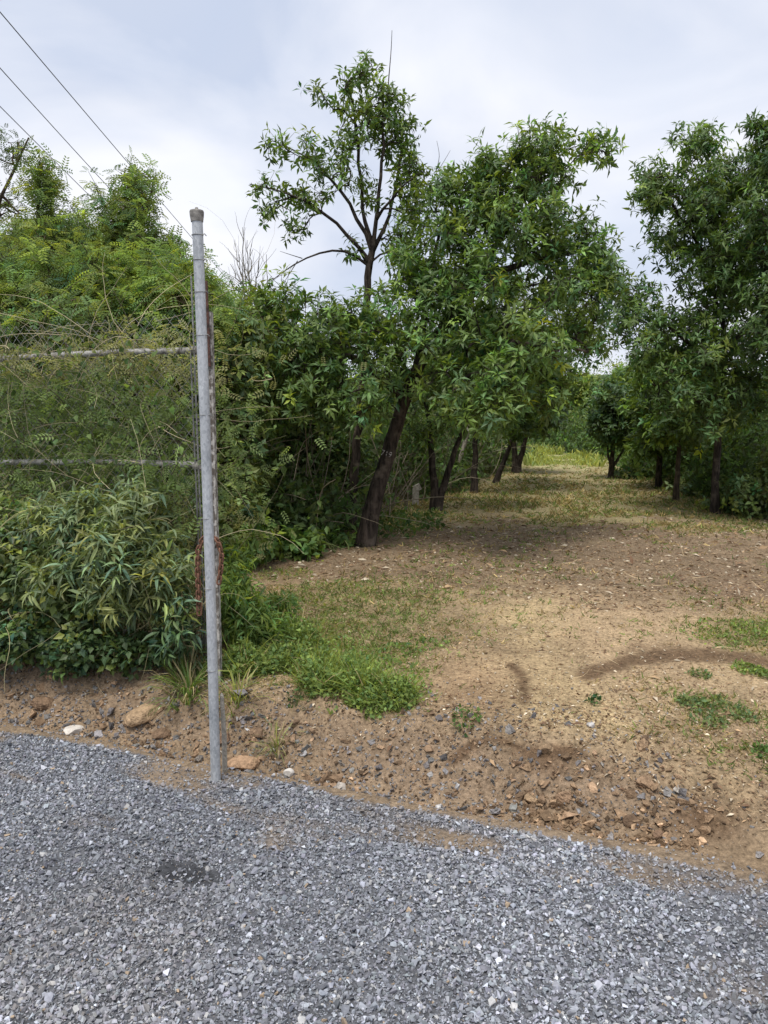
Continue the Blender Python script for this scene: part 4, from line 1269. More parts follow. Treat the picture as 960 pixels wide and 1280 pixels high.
# --- creepers tangled over the fence
rg = np.random.default_rng(61)
fo = np.array([fa[0], fa[1], 0.0])
fnv = np.array([V[0], V[1], 0.0])
def on_fence(w, off, z):
    p = fo[None] + fdir[None] * w[:, None] + fnv[None] * off[:, None]
    p[:, 2] = z
    return p
root = thing('creeper_tangle', fo + fdir * 1.5 + fnv * .4, 'tangle of olive creepers and dry stems smothering the wire fence left of the pole', 'creepers')
rb = np.array(root.location)
lb, sb_ = MB(), MB()
def fence_top(w):
    return 2.05 + .42 * (noise(w, w * 0 + 3, 1.9, 77, 3) - .3) + .25 * sstep(1.5, 3, w)
n = 13000
w = rg.uniform(-.02, 4.8, n); zf = rg.random(n) ** .8
z = .25 + zf * (fence_top(w) - .25)
off = rg.gamma(1.6, .28, n) - .18 + .22 * (noise(w, z, 1.6, 78, 3) - .5)
P_ = on_fence(w, off, z)
tone = noise(w, z, 1.3, 79, 3)
c0 = np.where((tone > .50)[:, None], np.array([.15, .21, .078]), np.array([.25, .26, .12]))
keep = rg.random(n) < .35 + .9 * noise(w, z, 2.7, 80, 3)
P_, c0 = P_[keep], c0[keep]; n = len(P_)
D = rg.normal(0, .6, (n, 3)) + np.array([0, -.25, -.15]); N = np.array([0, -.35, .8]) + rg.normal(0, .4, (n, 3))
leaves(lb, P_, D, N, .085 * rg.uniform(.6, 1.3, n), FROND, np.clip(c0 * np.exp(rg.normal(0, .3, (n, 1))), .01, .4))
n = 6000
w = rg.uniform(0, 4.8, n); z = .25 + rg.random(n) * (fence_top(w) - .2); off = rg.gamma(1.5, .2, n) - .2
P_ = on_fence(w, off, z)
leaves(lb, P_, rg.normal(0, .6, (n, 3)) - [0, 0, .3], np.array([0, -.4, .7]) + rg.normal(0, .4, (n, 3)), .045 * rg.uniform(.5, 1.4, n), OVATE, leafcol((.085, .135, .045), n, rg, .35))
lb.build('foliage', M_SOFT, root, False, loc=rb)
def wild_stems(mb, P0, dir0, length, r, col, rg, m=9, curl=.5, sag=.3, sides=4):
    """arching, wandering thin stems"""
    n = len(P0)
    d = nrm(dir0 + rg.normal(0, .25, (n, 3)))
    bend = rg.normal(0, curl, (n, 3)) / m
    P_ = np.zeros((n, m, 3)); P_[:, 0] = P0
    st = (np.asarray(length) / (m - 1)).reshape(-1, 1)
    for k in range(1, m):
        P_[:, k] = P_[:, k - 1] + d * st
        d = nrm(d + bend * 2 + rg.normal(0, .09, (n, 3)) - np.array([0, 0, sag / m]))
    rr = np.asarray(r).reshape(-1, 1) * np.linspace(1, .3, m)[None]
    v, f = tubes(P_, np.broadcast_to(rr, (n, m)), sides)
    mb.add(v, f, np.repeat(np.broadcast_to(col, (n, 3)), m * sides, 0))
    return P_
n = 1150
w = rg.uniform(0, 4.6, n); z = .2 + rg.random(n) * (fence_top(w) - .1); off = rg.gamma(1.3, .2, n) - .24
strawc = np.array([.36, .31, .20]) * np.exp(rg.normal(0, .4, (n, 1)))
drk = rg.random(n) < .4
strawc[drk] = np.array([.10, .085, .055]) * np.exp(rg.normal(0, .3, (drk.sum(), 1)))
wild_stems(sb_, on_fence(w, off, z), rg.normal(0, .8, (n, 3)) * [1, .4, 1] + [0, 0, .2], rg.uniform(.3, 1.1, n), rg.uniform(.0010, .0024, n), strawc, rg, 10, .9, .7)
n = 26
w = rg.uniform(.2, 4, n)
P0 = on_fence(w, rg.uniform(-.1, .4, n), fence_top(w) - .5)
wild_stems(sb_, P0, rg.normal(0, .5, (n, 3)) * [1, .3, .3] + [0, 0, .9], rg.uniform(.4, .8, n), rg.uniform(.0014, .0026, n), np.array([.33, .30, .17]), rg, 10, .8, .9)
sb_.build('stem', M_WOOD, root, True, loc=rb)

# --- leafy shrub in front of the fence: long drooping leaves, thin green stems
def stem_shrub(name, label, px0, px1, pyb, Yb, tops, seed, size, col, per, tmpl=LANCE8, nstem=26, mat=None, stemc=(.17, .17, .075), cat='bush', depth=.35, group=None, wid=1.0, k_ros=7, sig=.05, val=.3):
    """tops: (px, py, Y, rx, ry, rdepth, count) of shoot ends"""
    rg = np.random.default_rng(seed)
    c0 = at((px0 + px1) / 2, pyb, Yb); c0[2] = H(c0[0], c0[1])
    tips = blob_tips(tops, rg)
    al_ = rg.uniform(-.5, .5, nstem) * (px1 - px0) * Yb / FPX; dp_ = np.abs(rg.normal(0, depth * .4, nstem)) + .03
    bx = c0 + np.stack([U[0] * al_ + V[0] * dp_, U[1] * al_ + V[1] * dp_, np.zeros(nstem)], 1)
    bx[:, 2] = H(bx[:, 0], bx[:, 1]) - .03
    polys = []
    for q in bx:
        j = np.argsort(np.linalg.norm((tips - q) * [1, 1, .3], axis=1))[rg.integers(0, max(1, len(tips) // 5))]
        t = tips[j]
        polys.append(([q, q * .6 + t * .4 + np.array([0, 0, .12]), t], .008, .003))
    mb = MB()
    Pm = np.array([polyline(p[0], 8) for p in polys])
    Pm[:, 1:-1] += rg.normal(0, .015, Pm[:, 1:-1].shape)
    rr = np.linspace(1, .35, 8)[None] * rg.uniform(.005, .010, (nstem, 1))
    v, f = tubes(Pm, rr, 5); mb.add(v, f, stemc)
    nodes = Pm[:, 1:].reshape(-1, 3)
    chains = []
    for t in tips:
        d = np.linalg.norm(nodes - t, axis=1) + .9 * np.maximum(0, nodes[:, 2] - t[2] + .06)
        i = int(np.argmin(d)); a = nodes[i]
        ctrl = a * .5 + t * .5 + np.array([0, 0, .12 * np.linalg.norm(t - a)]) + rg.normal(0, .02, 3)
        q = np.linspace(0, 1, 6)[:, None]
        P_ = (1 - q) ** 2 * a + 2 * q * (1 - q) * ctrl + q * q * t
        chains.append(P_); nodes = np.concatenate([nodes, P_[2:5]])
    br = np.array(chains)
    v, f = tubes(br, np.broadcast_to(np.linspace(.004, .0018, 6), br.shape[:2]), 4); mb.add(v, f, stemc)
    root = thing(name, c0, label, cat, group)
    mb.build('stem', M_WOOD, root, True, loc=c0)
    P_, A_ = crown_points(br, per, rg, sig, .25)
    lb = MB()
    rosettes(lb, P_, A_, k_ros, size, col, rg, tmpl, wid, .35, (35, 110), val, bright=.12)
    lb.build('foliage', mat or M_LEAF, root, False, loc=c0)
    return root

stem_shrub('broadleaf_shrub', 'leafy roadside shrub with long drooping leaves beneath the lower fence rail', 30, 225, 836, 4.35,
    [(165, 628, 4.3, 30, 14, .2, 10), (105, 632, 4.35, 20, 16, .2, 8), (125, 675, 4.25, 66, 40, .28, 58), (150, 725, 4.15, 55, 45, .25, 46), (85, 720, 4.3, 55, 45, .25, 40), (60, 650, 4.5, 40, 30, .2, 18), (200, 680, 4.4, 35, 40, .2, 24), (205, 730, 4.2, 30, 40, .2, 20), (180, 640, 4.5, 40, 25, .2, 14)],
    71, .088, (.175, .225, .105), 5, LANCE8, 24, None, (.17, .17, .075), wid=.85)
stem_shrub('small_leaf_shrub', 'dense dark small leaved shrub at the left edge of the road bank', -60, 70, 832, 4.7,
    [(20, 700, 4.6, 60, 50, .35, 90), (60, 740, 4.4, 50, 45, .3, 80), (-40, 700, 4.6, 60, 60, .4, 60), (10, 650, 4.8, 45, 30, .3, 40), (110, 770, 4.3, 40, 35, .2, 40)],
    72, .05, (.14, .19, .065), 4, OVATE, 22, None, (.10, .085, .05), k_ros=6, sig=.07)
stem_shrub('ground_creeper', 'low dark glossy leaved creeper along the top of the bank at the shrub foot', -40, 210, 832, 4.42,
    [(20, 800, 4.3, 55, 25, .2, 110), (90, 812, 4.22, 50, 20, .2, 100), (150, 815, 4.2, 40, 18, .18, 60), (-40, 795, 4.4, 50, 30, .2, 60), (195, 815, 4.15, 20, 15, .12, 20)],
    73, .042, (.072, .125, .05), 3, OVATE, 22, None, (.10, .09, .05), k_ros=5, sig=.045, cat='creeper')
stem_shrub('silver_shrub', 'grey green young shrub with lance shaped leaves just left of the steel pole', 205, 248, 838, 4.05,
    [(218, 765, 4.1, 20, 22, .12, 13), (234, 795, 4.05, 14, 18, .1, 9), (212, 800, 4.1, 16, 18, .12, 8), (222, 725, 4.2, 16, 16, .12, 7)],
    74, .085, (.080, .130, .065), 2, LANCE8, 8, None, (.17, .15, .08), k_ros=6)
rg = np.random.default_rng(79)
sr = bpy.data.objects['broadleaf_shrub']
n = 70
P0 = at(rg.uniform(-20, 235, n), rg.uniform(650, 815, n), rg.uniform(4.12, 4.5, n))
mb = MB()
wild_stems(mb, P0, rg.normal(0, .6, (n, 3)) + [0, -.1, .35], rg.uniform(.15, .55, n), rg.uniform(.0012, .0026, n), np.array([.34, .31, .17]) * np.exp(rg.normal(0, .35, (n, 1))), rg, 9, .8, 1.0)
mb.build('dry_stem', M_WOOD, sr, True, loc=np.array(sr.location))
# right of the pole: weeds climbing away along the edge of the clearing
stem_shrub('tall_weeds', 'tall fresh green weeds right of the chain behind the steel pole', 270, 340, 800, 4.6,
    [(290, 740, 4.6, 24, 40, .3, 60), (310, 770, 4.6, 28, 30, .3, 60), (290, 700, 5.0, 22, 20, .25, 30), (330, 790, 4.7, 26, 22, .25, 40), (345, 760, 5.2, 22, 18, .3, 26)],
    75, .075, (.125, .195, .05), 4, LANCE8, 24, M_SOFT, (.14, .19, .06), cat='weeds', wid=.9, k_ros=5)
stem_shrub('tall_weeds', 'green weeds in the hollow at the foot of the dry brush', 290, 440, 690, 8.2,
    [(310, 675, 7.4, 34, 16, .5, 60), (370, 682, 8.0, 36, 10, .5, 60), (420, 684, 8.6, 26, 8, .4, 36), (300, 650, 7.6, 26, 18, .4, 40)],
    76, .085, (.12, .19, .05), 4, OVATE, 24, M_SOFT, (.14, .17, .06), cat='weeds', sig=.09, k_ros=5)

# --- thicket between the pole and the leaning tree
def mass_shrub(name, label, basepx, Y, blobs, seed, col, k=6, size=.08, n=7, cat='bush', leaf='kite', group=None, bright=.1, bark=None, wid=1.2):
    rg = np.random.default_rng(seed)
    b = at(basepx, 660, Y); b[2] = H(b[0], b[1])
    polys = []
    for q in range(6):
        t = blobs[q % len(blobs)]
        e = at(t[0] + rg.normal(0, 8), t[1], Y + t[2])
        s = b + np.array([rg.normal(0, .18), rg.normal(0, .18), -.05])
        polys.append(([s, s * .5 + e * .5 + [0, 0, .25], e], .03, .01))
    return tree(name, label, b, polys, [(x, y, Y + d, rx, ry, rd, m) for x, y, d, rx, ry, rd, m in blobs], leaf=(leaf, size, n), col=col, k=k, seed=seed,
                bark=bark or M_BARK2, sig=.13, cat=cat, bare=.15, tip_r=.004, group=group, bright=bright, wid=wid)
mass_shrub('thicket_bush', 'dull green bush standing close right of the rusty post head', 285, 7.6,
    [(285, 470, 0, 34, 60, .6, 90), (300, 420, .3, 30, 40, .5, 50), (290, 560, 0, 34, 60, .6, 70), (275, 620, -.6, 26, 40, .4, 40)], 81, (.130, .185, .060), size=.075)
mass_shrub('thicket_bush', 'dark bush below the hanging left branches of the leaning tree', 360, 10.4,
    [(350, 480, 0, 60, 60, .9, 110), (390, 560, 0, 60, 60, .9, 110), (330, 570, -.4, 45, 55, .7, 70), (430, 600, .2, 40, 50, .7, 60)], 82, (.085, .135, .046), size=.085)
mass_shrub('thicket_bush', 'green bush with light leaves below the bare twigs right of the pole', 320, 9.2,
    [(315, 400, 0, 32, 36, .5, 50), (335, 450, 0, 36, 46, .6, 60), (320, 520, 0, 40, 50, .6, 60)], 83, (.135, .195, .055), size=.075)

# bare twiggy shrub against the sky
rg = np.random.default_rng(85)
Yb = 9.6
b = at(322, 640, Yb); b[2] = H(b[0], b[1])
mb = MB()
P_ = polyline([b - [0, 0, .05]] + pp_((322, 520, Yb), (318, 420, Yb), (314, 375, Yb)), 10)
v, f = tubes(P_[None], np.linspace(.035, .016, 10)[None], 7); mb.add(v, f)
ends = pp_((303, 284, Yb), (294, 304, Yb + .1), (309, 300, Yb - .1), (316, 312, Yb), (333, 318, Yb + .1), (324, 322, Yb - .1), (288, 330, Yb), (299, 318, Yb), (329, 340, Yb), (286, 345, Yb + .1), (340, 345, Yb), (305, 330, Yb))
for e in ends:
    a = P_[rg.integers(6, 10)]
    q = polyline([a, a * .55 + e * .45 + [rg.normal(0, .03), 0, .03], e], 9)
    q[1:-1] += rg.normal(0, .012, (7, 3))
    v, f = tubes(q[None], np.linspace(.011, .003, 9)[None], 5); mb.add(v, f)
    m = 7
    st = q[rg.integers(2, 8, m)]
    wild_stems(mb, st, nrm(e - a)[None] + rg.normal(0, .35, (m, 3)), rg.uniform(.15, .4, m), rg.uniform(.0025, .004, m), (.5, .5, .5), rg, 6, .25, -.1, 4)
root = thing('bare_shrub', b, 'leafless grey twiggy shrub showing against the sky right of the pole top', 'dead shrub')
mb.build('branch', M_GREYBARK, root, True, loc=b)

# dry brush: pale bent stems and fallen sticks
rg = np.random.default_rng(86)
b = gnd(345, 690); b = np.array([b[0], b[1] + .5, 0]); b[2] = H(b[0], b[1])
mb = MB()
n = 120
P0 = np.stack([rg.uniform(-1.1, .45, n) + b[0], rg.uniform(-.5, 1.2, n) + b[1], np.zeros(n)], 1); P0[:, 2] = H(P0[:, 0], P0[:, 1])
cc = np.array([.24, .205, .15]) * np.exp(rg.normal(0, .4, (n, 1)))
wild_stems(mb, P0, rg.normal(0, .45, (n, 3)) + [-.25, -.05, 1.0], rg.uniform(.7, 1.9, n), rg.uniform(.003, .008, n), cc, rg, 12, .8, .9, 5)
n = 75
P0 = np.stack([rg.uniform(-1.3, -.35, n) + b[0], rg.uniform(-.5, .7, n) + b[1], np.zeros(n)], 1); P0[:, 2] = H(P0[:, 0], P0[:, 1]) + rg.uniform(.05, .5, n)
wild_stems(mb, P0, rg.normal(0, .16, (n, 3)) + [.85, -.1, -.38], rg.uniform(.5, 1.1, n), rg.uniform(.005, .011, n), np.array([.25, .215, .165]) * np.exp(rg.normal(0, .3, (n, 1))), rg, 8, .2, .1, 5)
o = mb.build('brush_pile', M_WOOD, None, True, loc=b); o.location = b
tag(o, 'dry pale sticks and bent dead stems piled between the pole and the leaning tree', 'brush')

# --- right side bushes
mass_shrub('roadside_bush', 'low green bush at the right edge beyond the litter mound', 945, 11.9,
    [(940, 625, 0, 40, 26, .7, 80), (965, 600, .3, 40, 34, .7, 80), (900, 640, .4, 26, 12, .5, 30), (1000, 610, 0, 50, 40, .8, 60)], 87, (.14, .20, .065), size=.09, cat='bush')
mass_shrub('roadside_bush', 'pale leaved low shrub left of the trunk of the broad dark tree', 872, 15.0,
    [(872, 612, 0, 26, 20, .6, 60), (858, 622, -.4, 18, 12, .4, 24), (890, 590, .6, 22, 20, .5, 34)], 88, (.14, .185, .075), size=.10, cat='bush')
mass_shrub('roadside_bush', 'grassy low bush right of the small round tree trunk', 795, 19.0,
    [(796, 598, 0, 24, 12, .8, 60), (812, 592, .5, 20, 14, .7, 40)], 89, (.13, .18, .055), size=.12, cat='bush')

# --- undergrowth and far woods: masses nobody could count
def mass(name, label, pts, size, col, rg, per, tmpl, mat, spread, stems=0):
    lb = MB()
    n = len(pts) * per
    P_ = np.repeat(pts, per, 0) + rg.normal(0, 1, (n, 3)) * np.repeat(np.broadcast_to(spread, (len(pts),)), per)[:, None] * [1, 1, .8]
    g = H(P_[:, 0], P_[:, 1])
    P_[:, 2] = np.maximum(P_[:, 2], g + .03)
    cb = np.repeat(np.asarray(col) * np.exp(rg.normal(0, .3, (len(pts), 1))) * (1 + rg.normal(0, .1, (len(pts), 3))), per, 0)
    D = rg.normal(0, .7, (n, 3)) - [0, 0, .25]; N = rg.normal(0, .45, (n, 3)) + [0, -.15, .8]
    S = np.repeat(np.broadcast_to(size, (len(pts),)), per) * rg.uniform(.6, 1.4, n)
    leaves(lb, P_, D, N, S, tmpl, np.clip(cb * np.exp(rg.normal(0, .22, (n, 1))), .008, .4))
    o = lb.build(name, mat)
    return tag(o, label, kind='stuff')

rg = np.random.default_rng(91)
n = 4200
yy = 7.5 + 36 * rg.random(n) ** 1.5
xx = left_edge(yy) - .5 - rg.gamma(1.3, .9, n) * (.5 + yy / 22)
hh = (.25 + 1.5 * rg.random(n) ** 1.2) * (.7 + .6 * noise(xx, yy, .8, 92, 2)) * np.clip((left_edge(yy) - xx) / 1.1, .25, 1.15)
near = (yy < 9.5) & (xx > -1.2)
hh = np.where(near, hh * .45, hh)
pts = np.stack([xx, yy, H(xx, yy) + hh], 1)
mp_ = gnd(519, 632)                                          # the marker post stands in a small clearing open toward the track
al = (pts[:, 0] - mp_[0]) - (pts[:, 1] - mp_[1]) * (mp_[0] / mp_[1])
pts = pts[~((np.abs(al) < .55) & (pts[:, 1] > 8.5) & (pts[:, 1] < mp_[1] + .5))]
mass('undergrowth', 'dark green undergrowth under the trees left of the track', pts, .075 + .004 * pts[:, 1], (.085, .130, .046), rg, 16, KITE, M_SOFT, .13 + .004 * pts[:, 1])
n = 2600
yy = 13.5 + 34 * rg.random(n) ** 1.4
xx = right_edge(yy) + .6 + rg.gamma(1.3, .9, n) * (.5 + yy / 22)
hh = (.2 + 1.5 * rg.random(n) ** 1.2) * (.7 + .6 * noise(xx, yy, .8, 93, 2)) * np.clip((xx - right_edge(yy)) / 1.4, .2, 1.15)
pts = np.stack([xx, yy, H(xx, yy) + hh], 1)
mass('undergrowth', 'green undergrowth under the trees right of the track', pts, .075 + .004 * yy, (.070, .115, .036), rg, 14, KITE, M_SOFT, .13 + .004 * yy)
# far woods: beyond the end of the track and behind both rows
n = 4600
yy = 46 + 190 * rg.random(n) ** 1.3
xx = (rg.random(n) - .36) * (36 + yy * .9)
ct = rg.integers(0, 500, n)
cx_, cy_ = rg.uniform(-1, 1, 500), rg.uniform(-1, 1, 500)
hh = rg.random(n) ** .7 * (2.2 + 1.6 * noise(xx, yy, .12, 94, 3) + .008 * yy)
pts = np.stack([xx, yy, H(xx, yy) + hh], 1)
mass('far_woods', 'light green woods covering the low hill beyond the end of the track', pts, .22 + .0022 * yy, (.15, .205, .075), rg, 9, KITE, M_SOFT, .45 + .004 * yy)
n = 3000
yy = 12 + 34 * rg.random(n)
sd = rg.random(n) < .6
xx = np.where(sd, left_edge(yy) - 3.5 - 16 * rg.random(n), right_edge(yy) + 4 + 14 * rg.random(n))
hh = rg.random(n) * (2.4 + 1.6 * noise(xx, yy, .25, 97, 3))
pts = np.stack([xx, yy, H(xx, yy) + hh], 1)
mass('woods', 'deep green woods behind the rows of trees on both sides', pts, .16 + .003 * yy, (.065, .11, .034), rg, 12, KITE, M_SOFT, .35)
# thin stems in the undergrowth
mb = MB()
n = 420
yy = 8.5 + 22 * rg.random(n) ** 1.4
xx = left_edge(yy) - .4 - rg.gamma(1.4, .7, n)
P0 = np.stack([xx, yy, H(xx, yy)], 1)
cc = np.array([.16, .135, .10]) * np.exp(rg.normal(0, .45, (n, 1)))
wild_stems(mb, P0, rg.normal(0, .35, (n, 3)) + [0, 0, 1], rg.uniform(.6, 2.4, n), rg.uniform(.004, .010, n), cc, rg, 9, .5, .4, 4)
o = mb.build('undergrowth', M_WOOD, None, True)
tag(o, 'thin bare stems standing in the undergrowth left of the track', kind='stuff')

# ------------------------------------------------------------------ grass, litter, weeds on the track
rg = np.random.default_rng(101)
def sample_ground(n, py0, py1, px0=-260, px1=1220, power=1.0):
    u = rg.uniform(px0, px1, n); v = py0 + (py1 - py0) * rg.random(n) ** power
    p = plane_pt(u, v, .17)
    p[:, 2] = H(p[:, 0], p[:, 1])
    return p
p = sample_ground(150000, 564, 1040)
u, v, d, n1, n2, n3 = zones(p)
t, s = to_ts(p[:, 0], p[:, 1])
x, y = p[:, 0], p[:, 1]
onr = (s > .45) & (y < 60)
bare = blob(u, v, 680, 860, 190, 140) * .95 + .4 * blob(u, v, 860, 960, 160, 120)
dens = (.27 + .5 * np.clip(d['green'], 0, 1) + .75 * d['far'] + .1 * d['litter']) * (1 - np.clip(bare, 0, .96)) * (1 - d['damp'])
dens *= sstep(.32, .60, noise(x, y, 1.6, 102, 3) + .18 * d['green'] + .1 * d['far']) * (1 - .6 * d['litter'])
keep = onr & (rg.random(len(p)) < dens)
p, y, dg, df = p[keep], y[keep], d['green'][keep], d['far'][keep]
n = len(p)
dry = rg.random(n) < np.where(df > .4, .55, .45 - .25 * dg)
c = np.where(dry[:, None], np.array([.30, .235, .115]), np.array([.14, .19, .055])) * np.exp(rg.normal(0, .3, (n, 1)))
hgt = (.020 + .022 * rg.random(n)) * np.clip(y / 6, .8, 2.2)
k = 4
P_ = np.repeat(p, k, 0) + rg.normal(0, .022, (n * k, 3)) * [1, 1, 0]
D = rg.normal(0, .75, (n * k, 3)) * [1, 1, .3] + [0, 0, .62]; N = rg.normal(0, 1, (n * k, 3)) * [1, 1, .1]
lb = MB()
leaves(lb, P_, D, N, np.repeat(hgt, k) * rg.uniform(.6, 1.5, n * k), GRASS, np.repeat(c, k, 0) * np.exp(rg.normal(0, .2, (n * k, 1))), np.repeat(1.2 + .12 * y, k).mean())
o = lb.build('grass', M_GRASS)
tag(o, 'short sparse green and straw coloured grass on the earth track', 'grass', kind='stuff')

p = sample_ground(170000, 585, 1060)
u, v, d, n1, n2, n3 = zones(p)
t, s = to_ts(p[:, 0], p[:, 1]); x, y = p[:, 0], p[:, 1]
dens = .46 + 1.4 * d['litter'] + .35 * d['far'] * (v > 610) + .12 * d['straw']
dens *= (.4 + 1.1 * noise(x, y, 1.2, 105, 3)) * (1 - .7 * d['damp'])
keep = (s > .25) & (rg.random(len(p)) < dens * .85)
p, y, s, lt = p[keep], y[keep], s[keep], d['litter'][keep]
n = len(p)
pick = rg.random(n)
c = np.where((pick < .42)[:, None], np.array([.15, .09, .055]), np.where((pick < .82)[:, None], np.array([.30, .205, .12]), np.array([.48, .41, .31]))) * np.exp(rg.normal(0, .22, (n, 1)))
D = rg.normal(0, 1, (n, 3)) * [1, 1, .22]; N = rg.normal(0, .35, (n, 3)) + [0, 0, 1]
sz = np.where((lt > .25) & (rg.random(n) < .45), .046, .022) * np.exp(rg.normal(0, .4, n)) * np.clip(y / 8, .75, 1.6)
p[:, 2] += .006
lb = MB()
leaves(lb, p, D, N, sz, LANCE5, c, 1.3)
o = lb.build('fallen_leaves', M_LITTER)
tag(o, 'dry brown fallen leaves and straw bits scattered over the track', 'fallen leaves', kind='stuff')

n = 3200
p = sample_ground(n, 640, 1050)
t, s = to_ts(p[:, 0], p[:, 1]); p = p[s > .2]; n = len(p)
p[:, 2] += .008
mb = MB()
wild_stems(mb, p, rg.normal(0, 1, (n, 3)) * [1, 1, .05], rg.uniform(.03, .15, n) * np.clip(p[:, 1] / 5, .6, 2), rg.uniform(.0009, .0018, n) * np.clip(p[:, 1] / 5, .7, 2), np.array([.36, .28, .17]) * np.exp(rg.normal(0, .4, (n, 1))), rg, 5, .25, -.02, 4)
o = mb.build('straw', M_WOOD, None, True)
tag(o, 'loose straw stems lying on the earth track', 'straw', kind='stuff')
p = sample_ground(3600, 700, 1060)
t, s = to_ts(p[:, 0], p[:, 1]); p = p[(s > .3) & (rg.random(len(p)) < .25 + noise(p[:, 0], p[:, 1], 1.5, 107, 3))]; n = len(p)
size = .0036 * np.exp(rg.normal(0, .5, n))
mb = MB()
scatter_stones(mb, p[:, 0], p[:, 1], p[:, 2] + size * .2, size, np.where((rg.random(n) < .3)[:, None], gravel_col(n, rg), np.array([.27, .19, .12]) * np.exp(rg.normal(0, .4, (n, 1)))), rg)
o = mb.build('pebbles', M_DIRTROCK)
tag(o, 'small earth crumbs and stone chips on the track', 'pebbles', kind='stuff')

# bright yellow green grass at the open far end of the track
n = 9000
yy = 24 + 18 * rg.random(n); xx = left_edge(yy) + (right_edge(yy) - left_edge(yy)) * rg.random(n)
p = np.stack([xx, yy, H(xx, yy)], 1)
keep = rg.random(n) < sstep(.35, .6, noise(xx, yy, .5, 106, 3)) 
side = np.minimum(xx - left_edge(yy), right_edge(yy) - xx)
p, side = p[keep], side[keep]; n = len(p)
lb = MB()
leaves(lb, p, rg.normal(0, .4, (n, 3)) * [1, 1, .2] + [0, 0, .9], rg.normal(0, 1, (n, 3)) * [1, 1, .1], (.05 + .30 * np.exp(-side / .35)) * rg.uniform(.6, 1.4, n), GRASS, leafcol((.27, .31, .09), n, rg, .25), 5)
o = lb.build('grass', M_GRASS)
tag(o, 'longer yellow green grass at the open far end of the track', 'grass', kind='stuff')

def weed_clump(name, label, spots, seed, cat='weeds', group=None, hgt=.10, col=(.085, .15, .04), blades=.4, leafsize=.032, mat=None):
    """spots: (px, py, radius m, leaves)"""
    rg = np.random.default_rng(seed)
    lb = MB()
    c0 = gnd(spots[0][0], spots[0][1])
    for (px, py, r, n) in spots:
        q = gnd(px, py)
        a = rg.uniform(0, 6.283, n); rr = r * np.sqrt(rg.random(n))
        x, y = q[0] + rr * np.cos(a), q[1] + rr * np.sin(a) * 1.0
        z0 = H(x, y)
        fall = np.clip(1.1 - (rr / r) ** 2 * .8, .25, 1)
        hz = hgt * fall * (.5 + noise(x, y, 9, seed, 2))
        z = z0 + hz * rg.random(n) ** .6
        P_ = np.stack([x, y, z], 1)
        nb = int(n * blades)
        # leaves
        D = rg.normal(0, .7, (n - nb, 3)) + [0, 0, .25]; N = rg.normal(0, .45, (n - nb, 3)) + [0, 0, .9]
        leaves(lb, P_[nb:], D, N, leafsize * rg.uniform(.5, 1.4, n - nb), OVATE, leafcol(col, n - nb, rg, .28), 1.0)
        # thin stems and grass blades from the ground
        P_ = np.stack([x[:nb], y[:nb], z0[:nb] - .004], 1)
        gc = leafcol(np.array(col) * [1.25, 1.15, .9], nb, rg, .25)
        dr = rg.random(nb) < .14
        gc[dr] = np.array([.38, .31, .16])
        leaves(lb, P_, rg.normal(0, .6, (nb, 3)) * [1, 1, .3] + [0, 0, .8], rg.normal(0, 1, (nb, 3)) * [1, 1, .1], (hz[:nb] * 1.05 + .015) * rg.uniform(.6, 1.5, nb), GRASS, gc, .55)
    o = lb.build(name, mat or M_GRASS, None, False, loc=c0)
    o.location = c0
    return tag(o, label, cat, group)

weed_clump('weed_patch', 'bright green leafy weed patch at the end of the bank right of the pole', [(470, 872, .15, 2000), (430, 858, .17, 2000), (497, 878, .10, 1200), (400, 842, .17, 1500), (445, 842, .14, 1100), (460, 855, .34, 700), (410, 825, .32, 700), (500, 870, .2, 260)], 111, hgt=.115, leafsize=.022, col=(.165, .235, .066), blades=.28)
weed_clump('weed_patch', 'green weeds spreading behind the steel pole foot toward the clearing', [(350, 832, .18, 1800), (310, 838, .16, 1600), (375, 812, .16, 1300), (335, 800, .2, 1500), (395, 862, .10, 500)], 112, hgt=.14, leafsize=.028, col=(.15, .215, .062), blades=.26)
weed_clump('weed_patch', 'thin yellow green weeds on the earth left of the leaning tree', [(370, 760, .35, 700), (420, 740, .4, 500), (355, 720, .3, 450), (400, 790, .28, 500)], 113, hgt=.06, leafsize=.026, col=(.16, .20, .06), blades=.6)
weed_clump('weed_patch', 'small green weed patch in the middle left of the bare track', [(500, 815, .14, 260), (540, 806, .12, 160), (480, 830, .10, 130)], 114, hgt=.035, leafsize=.024, col=(.12, .185, .05))
weed_clump('weed_patch', 'flat green weed patch at the right of the bare track below the damp streak', [(865, 880, .08, 260), (905, 886, .12, 260), (885, 900, .10, 180), (930, 898, .07, 90), (875, 845, .07, 120)], 115, hgt=.028, leafsize=.022, col=(.125, .175, .065), blades=.25)
weed_clump('weed_patch', 'bright green weeds at the right edge above the damp streak', [(935, 838, .10, 320), (955, 845, .08, 240), (925, 792, .30, 600), (890, 800, .2, 200), (960, 790, .25, 400)], 116, hgt=.04, leafsize=.024, col=(.15, .21, .055))
weed_clump('small_weed', 'tiny dark green weed alone in the middle of the bare tan earth', [(741, 880, .035, 60)], 117, hgt=.05, leafsize=.026, col=(.05, .11, .035))
weed_clump('small_weed', 'small flat weed tuft right of the large weed patch', [(583, 900, .08, 130)], 118, hgt=.045, leafsize=.024)
weed_clump('small_weed', 'small green weed at the right edge beside the tan bank', [(955, 943, .05, 90)], 119, hgt=.05, leafsize=.024)
weed_clump('small_weed', 'small dark weed growing on the bank right of the pole', [(374, 930, .07, 130)], 120, hgt=.06, leafsize=.022, col=(.05, .10, .03), blades=.7)
weed_clump('small_weed', 'low weeds around the marker post by the undergrowth', [(492, 658, .7, 500), (475, 668, .6, 300), (518, 648, .5, 250)], 121, hgt=.12, leafsize=.07, col=(.075, .125, .035))

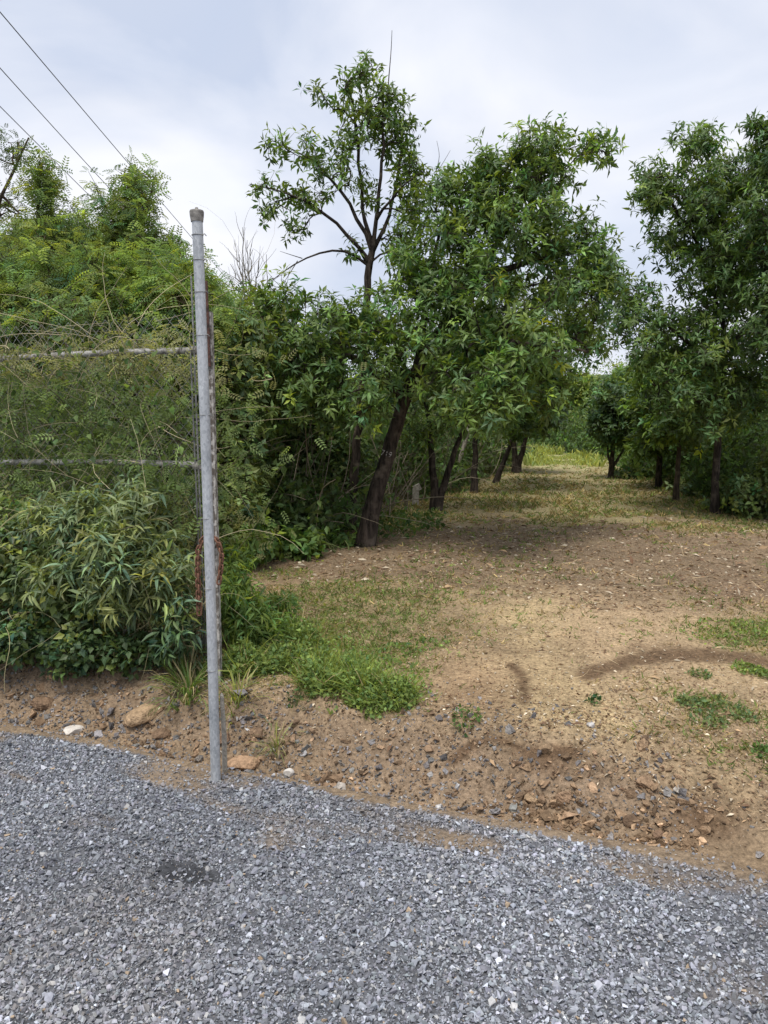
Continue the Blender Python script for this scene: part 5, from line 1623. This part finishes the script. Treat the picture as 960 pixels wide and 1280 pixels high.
# long grass tufts at the pole foot
def grass_tuft(label, px, py, r, n, h, seed, col):
    rg = np.random.default_rng(seed)
    c0 = gnd(px, py)
    a = rg.uniform(0, 6.283, n); rr = r * rg.random(n)
    x, y = c0[0] + rr * np.cos(a), c0[1] + rr * np.sin(a)
    P_ = np.stack([x, y, H(x, y) - .01], 1)
    out_ = np.stack([np.cos(a), np.sin(a), 0 * a], 1)
    D = out_ * (.3 + .5 * rr / r)[:, None] + rg.normal(0, .25, (n, 3)) * [1, 1, .1] + [0, 0, .9]
    lb = MB()
    cc = leafcol(col, n, rg, .2); dr = rg.random(n) < .18; cc[dr] = np.array([.42, .36, .19])
    T2 = GRASS[0].copy(); T2[:, 2] *= 2.0; T2[6, 1] = .88
    leaves(lb, P_, D, -out_ + [0, 0, .8], h * rg.uniform(.5, 1.25, n), (T2, GRASS[1]), cc, .75)
    o = lb.build('grass_tuft', M_GRASS, None, False, loc=c0); o.location = c0
    return tag(o, label, 'grass tuft', 'grass tufts on the bank')
grass_tuft('long bright grass tuft on the bank just left of the steel pole', 236, 850, .11, 200, .19, 131, (.14, .21, .05))
grass_tuft('yellowish bent grass tuft on the bank right behind the steel pole', 296, 868, .09, 90, .15, 132, (.20, .24, .07))
grass_tuft('pale thin grass tuft in front of the large weed patch', 345, 885, .06, 90, .12, 133, (.22, .25, .09))

# ------------------------------------------------------------------ marker post
b = gnd(519, 632)
mk = thing('marker_post', b, 'short pale concrete marker post with slanting top under the trees', 'post')
Ym = b[1]
hM = float(at(519, 607, Ym)[2] - b[2])
mb = MB(); box_bar(mb, [0, 0, -.05], [.01, 0, hM * .86], .105, .10); mb.build('shaft', M_CONC, mk)
mb = MB(); box_bar(mb, [-.02, 0, hM * .82], [.085, 0, hM * .98], .10, .11); mb.build('slanted_cap', M_CONC, mk)

# ------------------------------------------------------------------ overhead cables
for (q0, q1, lab, zz) in (((0, 15), (285, 350), 'highest of the three overhead cables passing behind the pole top', 7.0), ((0, 85), (130, 228), 'middle one of the three overhead cables', 7.0), ((0, 133), (150, 282), 'lowest of the three overhead cables at the upper left', 7.0)):
    pts = []
    for (x, y) in (q0, q1):
        r = at(x, y, 1.0) - [0, 0, CAM_H]
        k = (zz - CAM_H) / r[2]
        pts.append(np.array([0, 0, CAM_H]) + r * k)
    d = pts[1] - pts[0]
    k = np.linspace(-1.0, 3.2, 30)
    P_ = pts[0][None] + d[None] * k[:, None]
    P_[:, 2] += .02 * (k - 0) * (k - 1) * 1.5
    mb = MB()
    v, f = tubes(P_[None], np.full((1, 30), .0075), 6); mb.add(v, f)
    o = mb.build('overhead_cable', M_CABLE, None, True)
    tag(o, lab, 'cable', 'overhead cables')
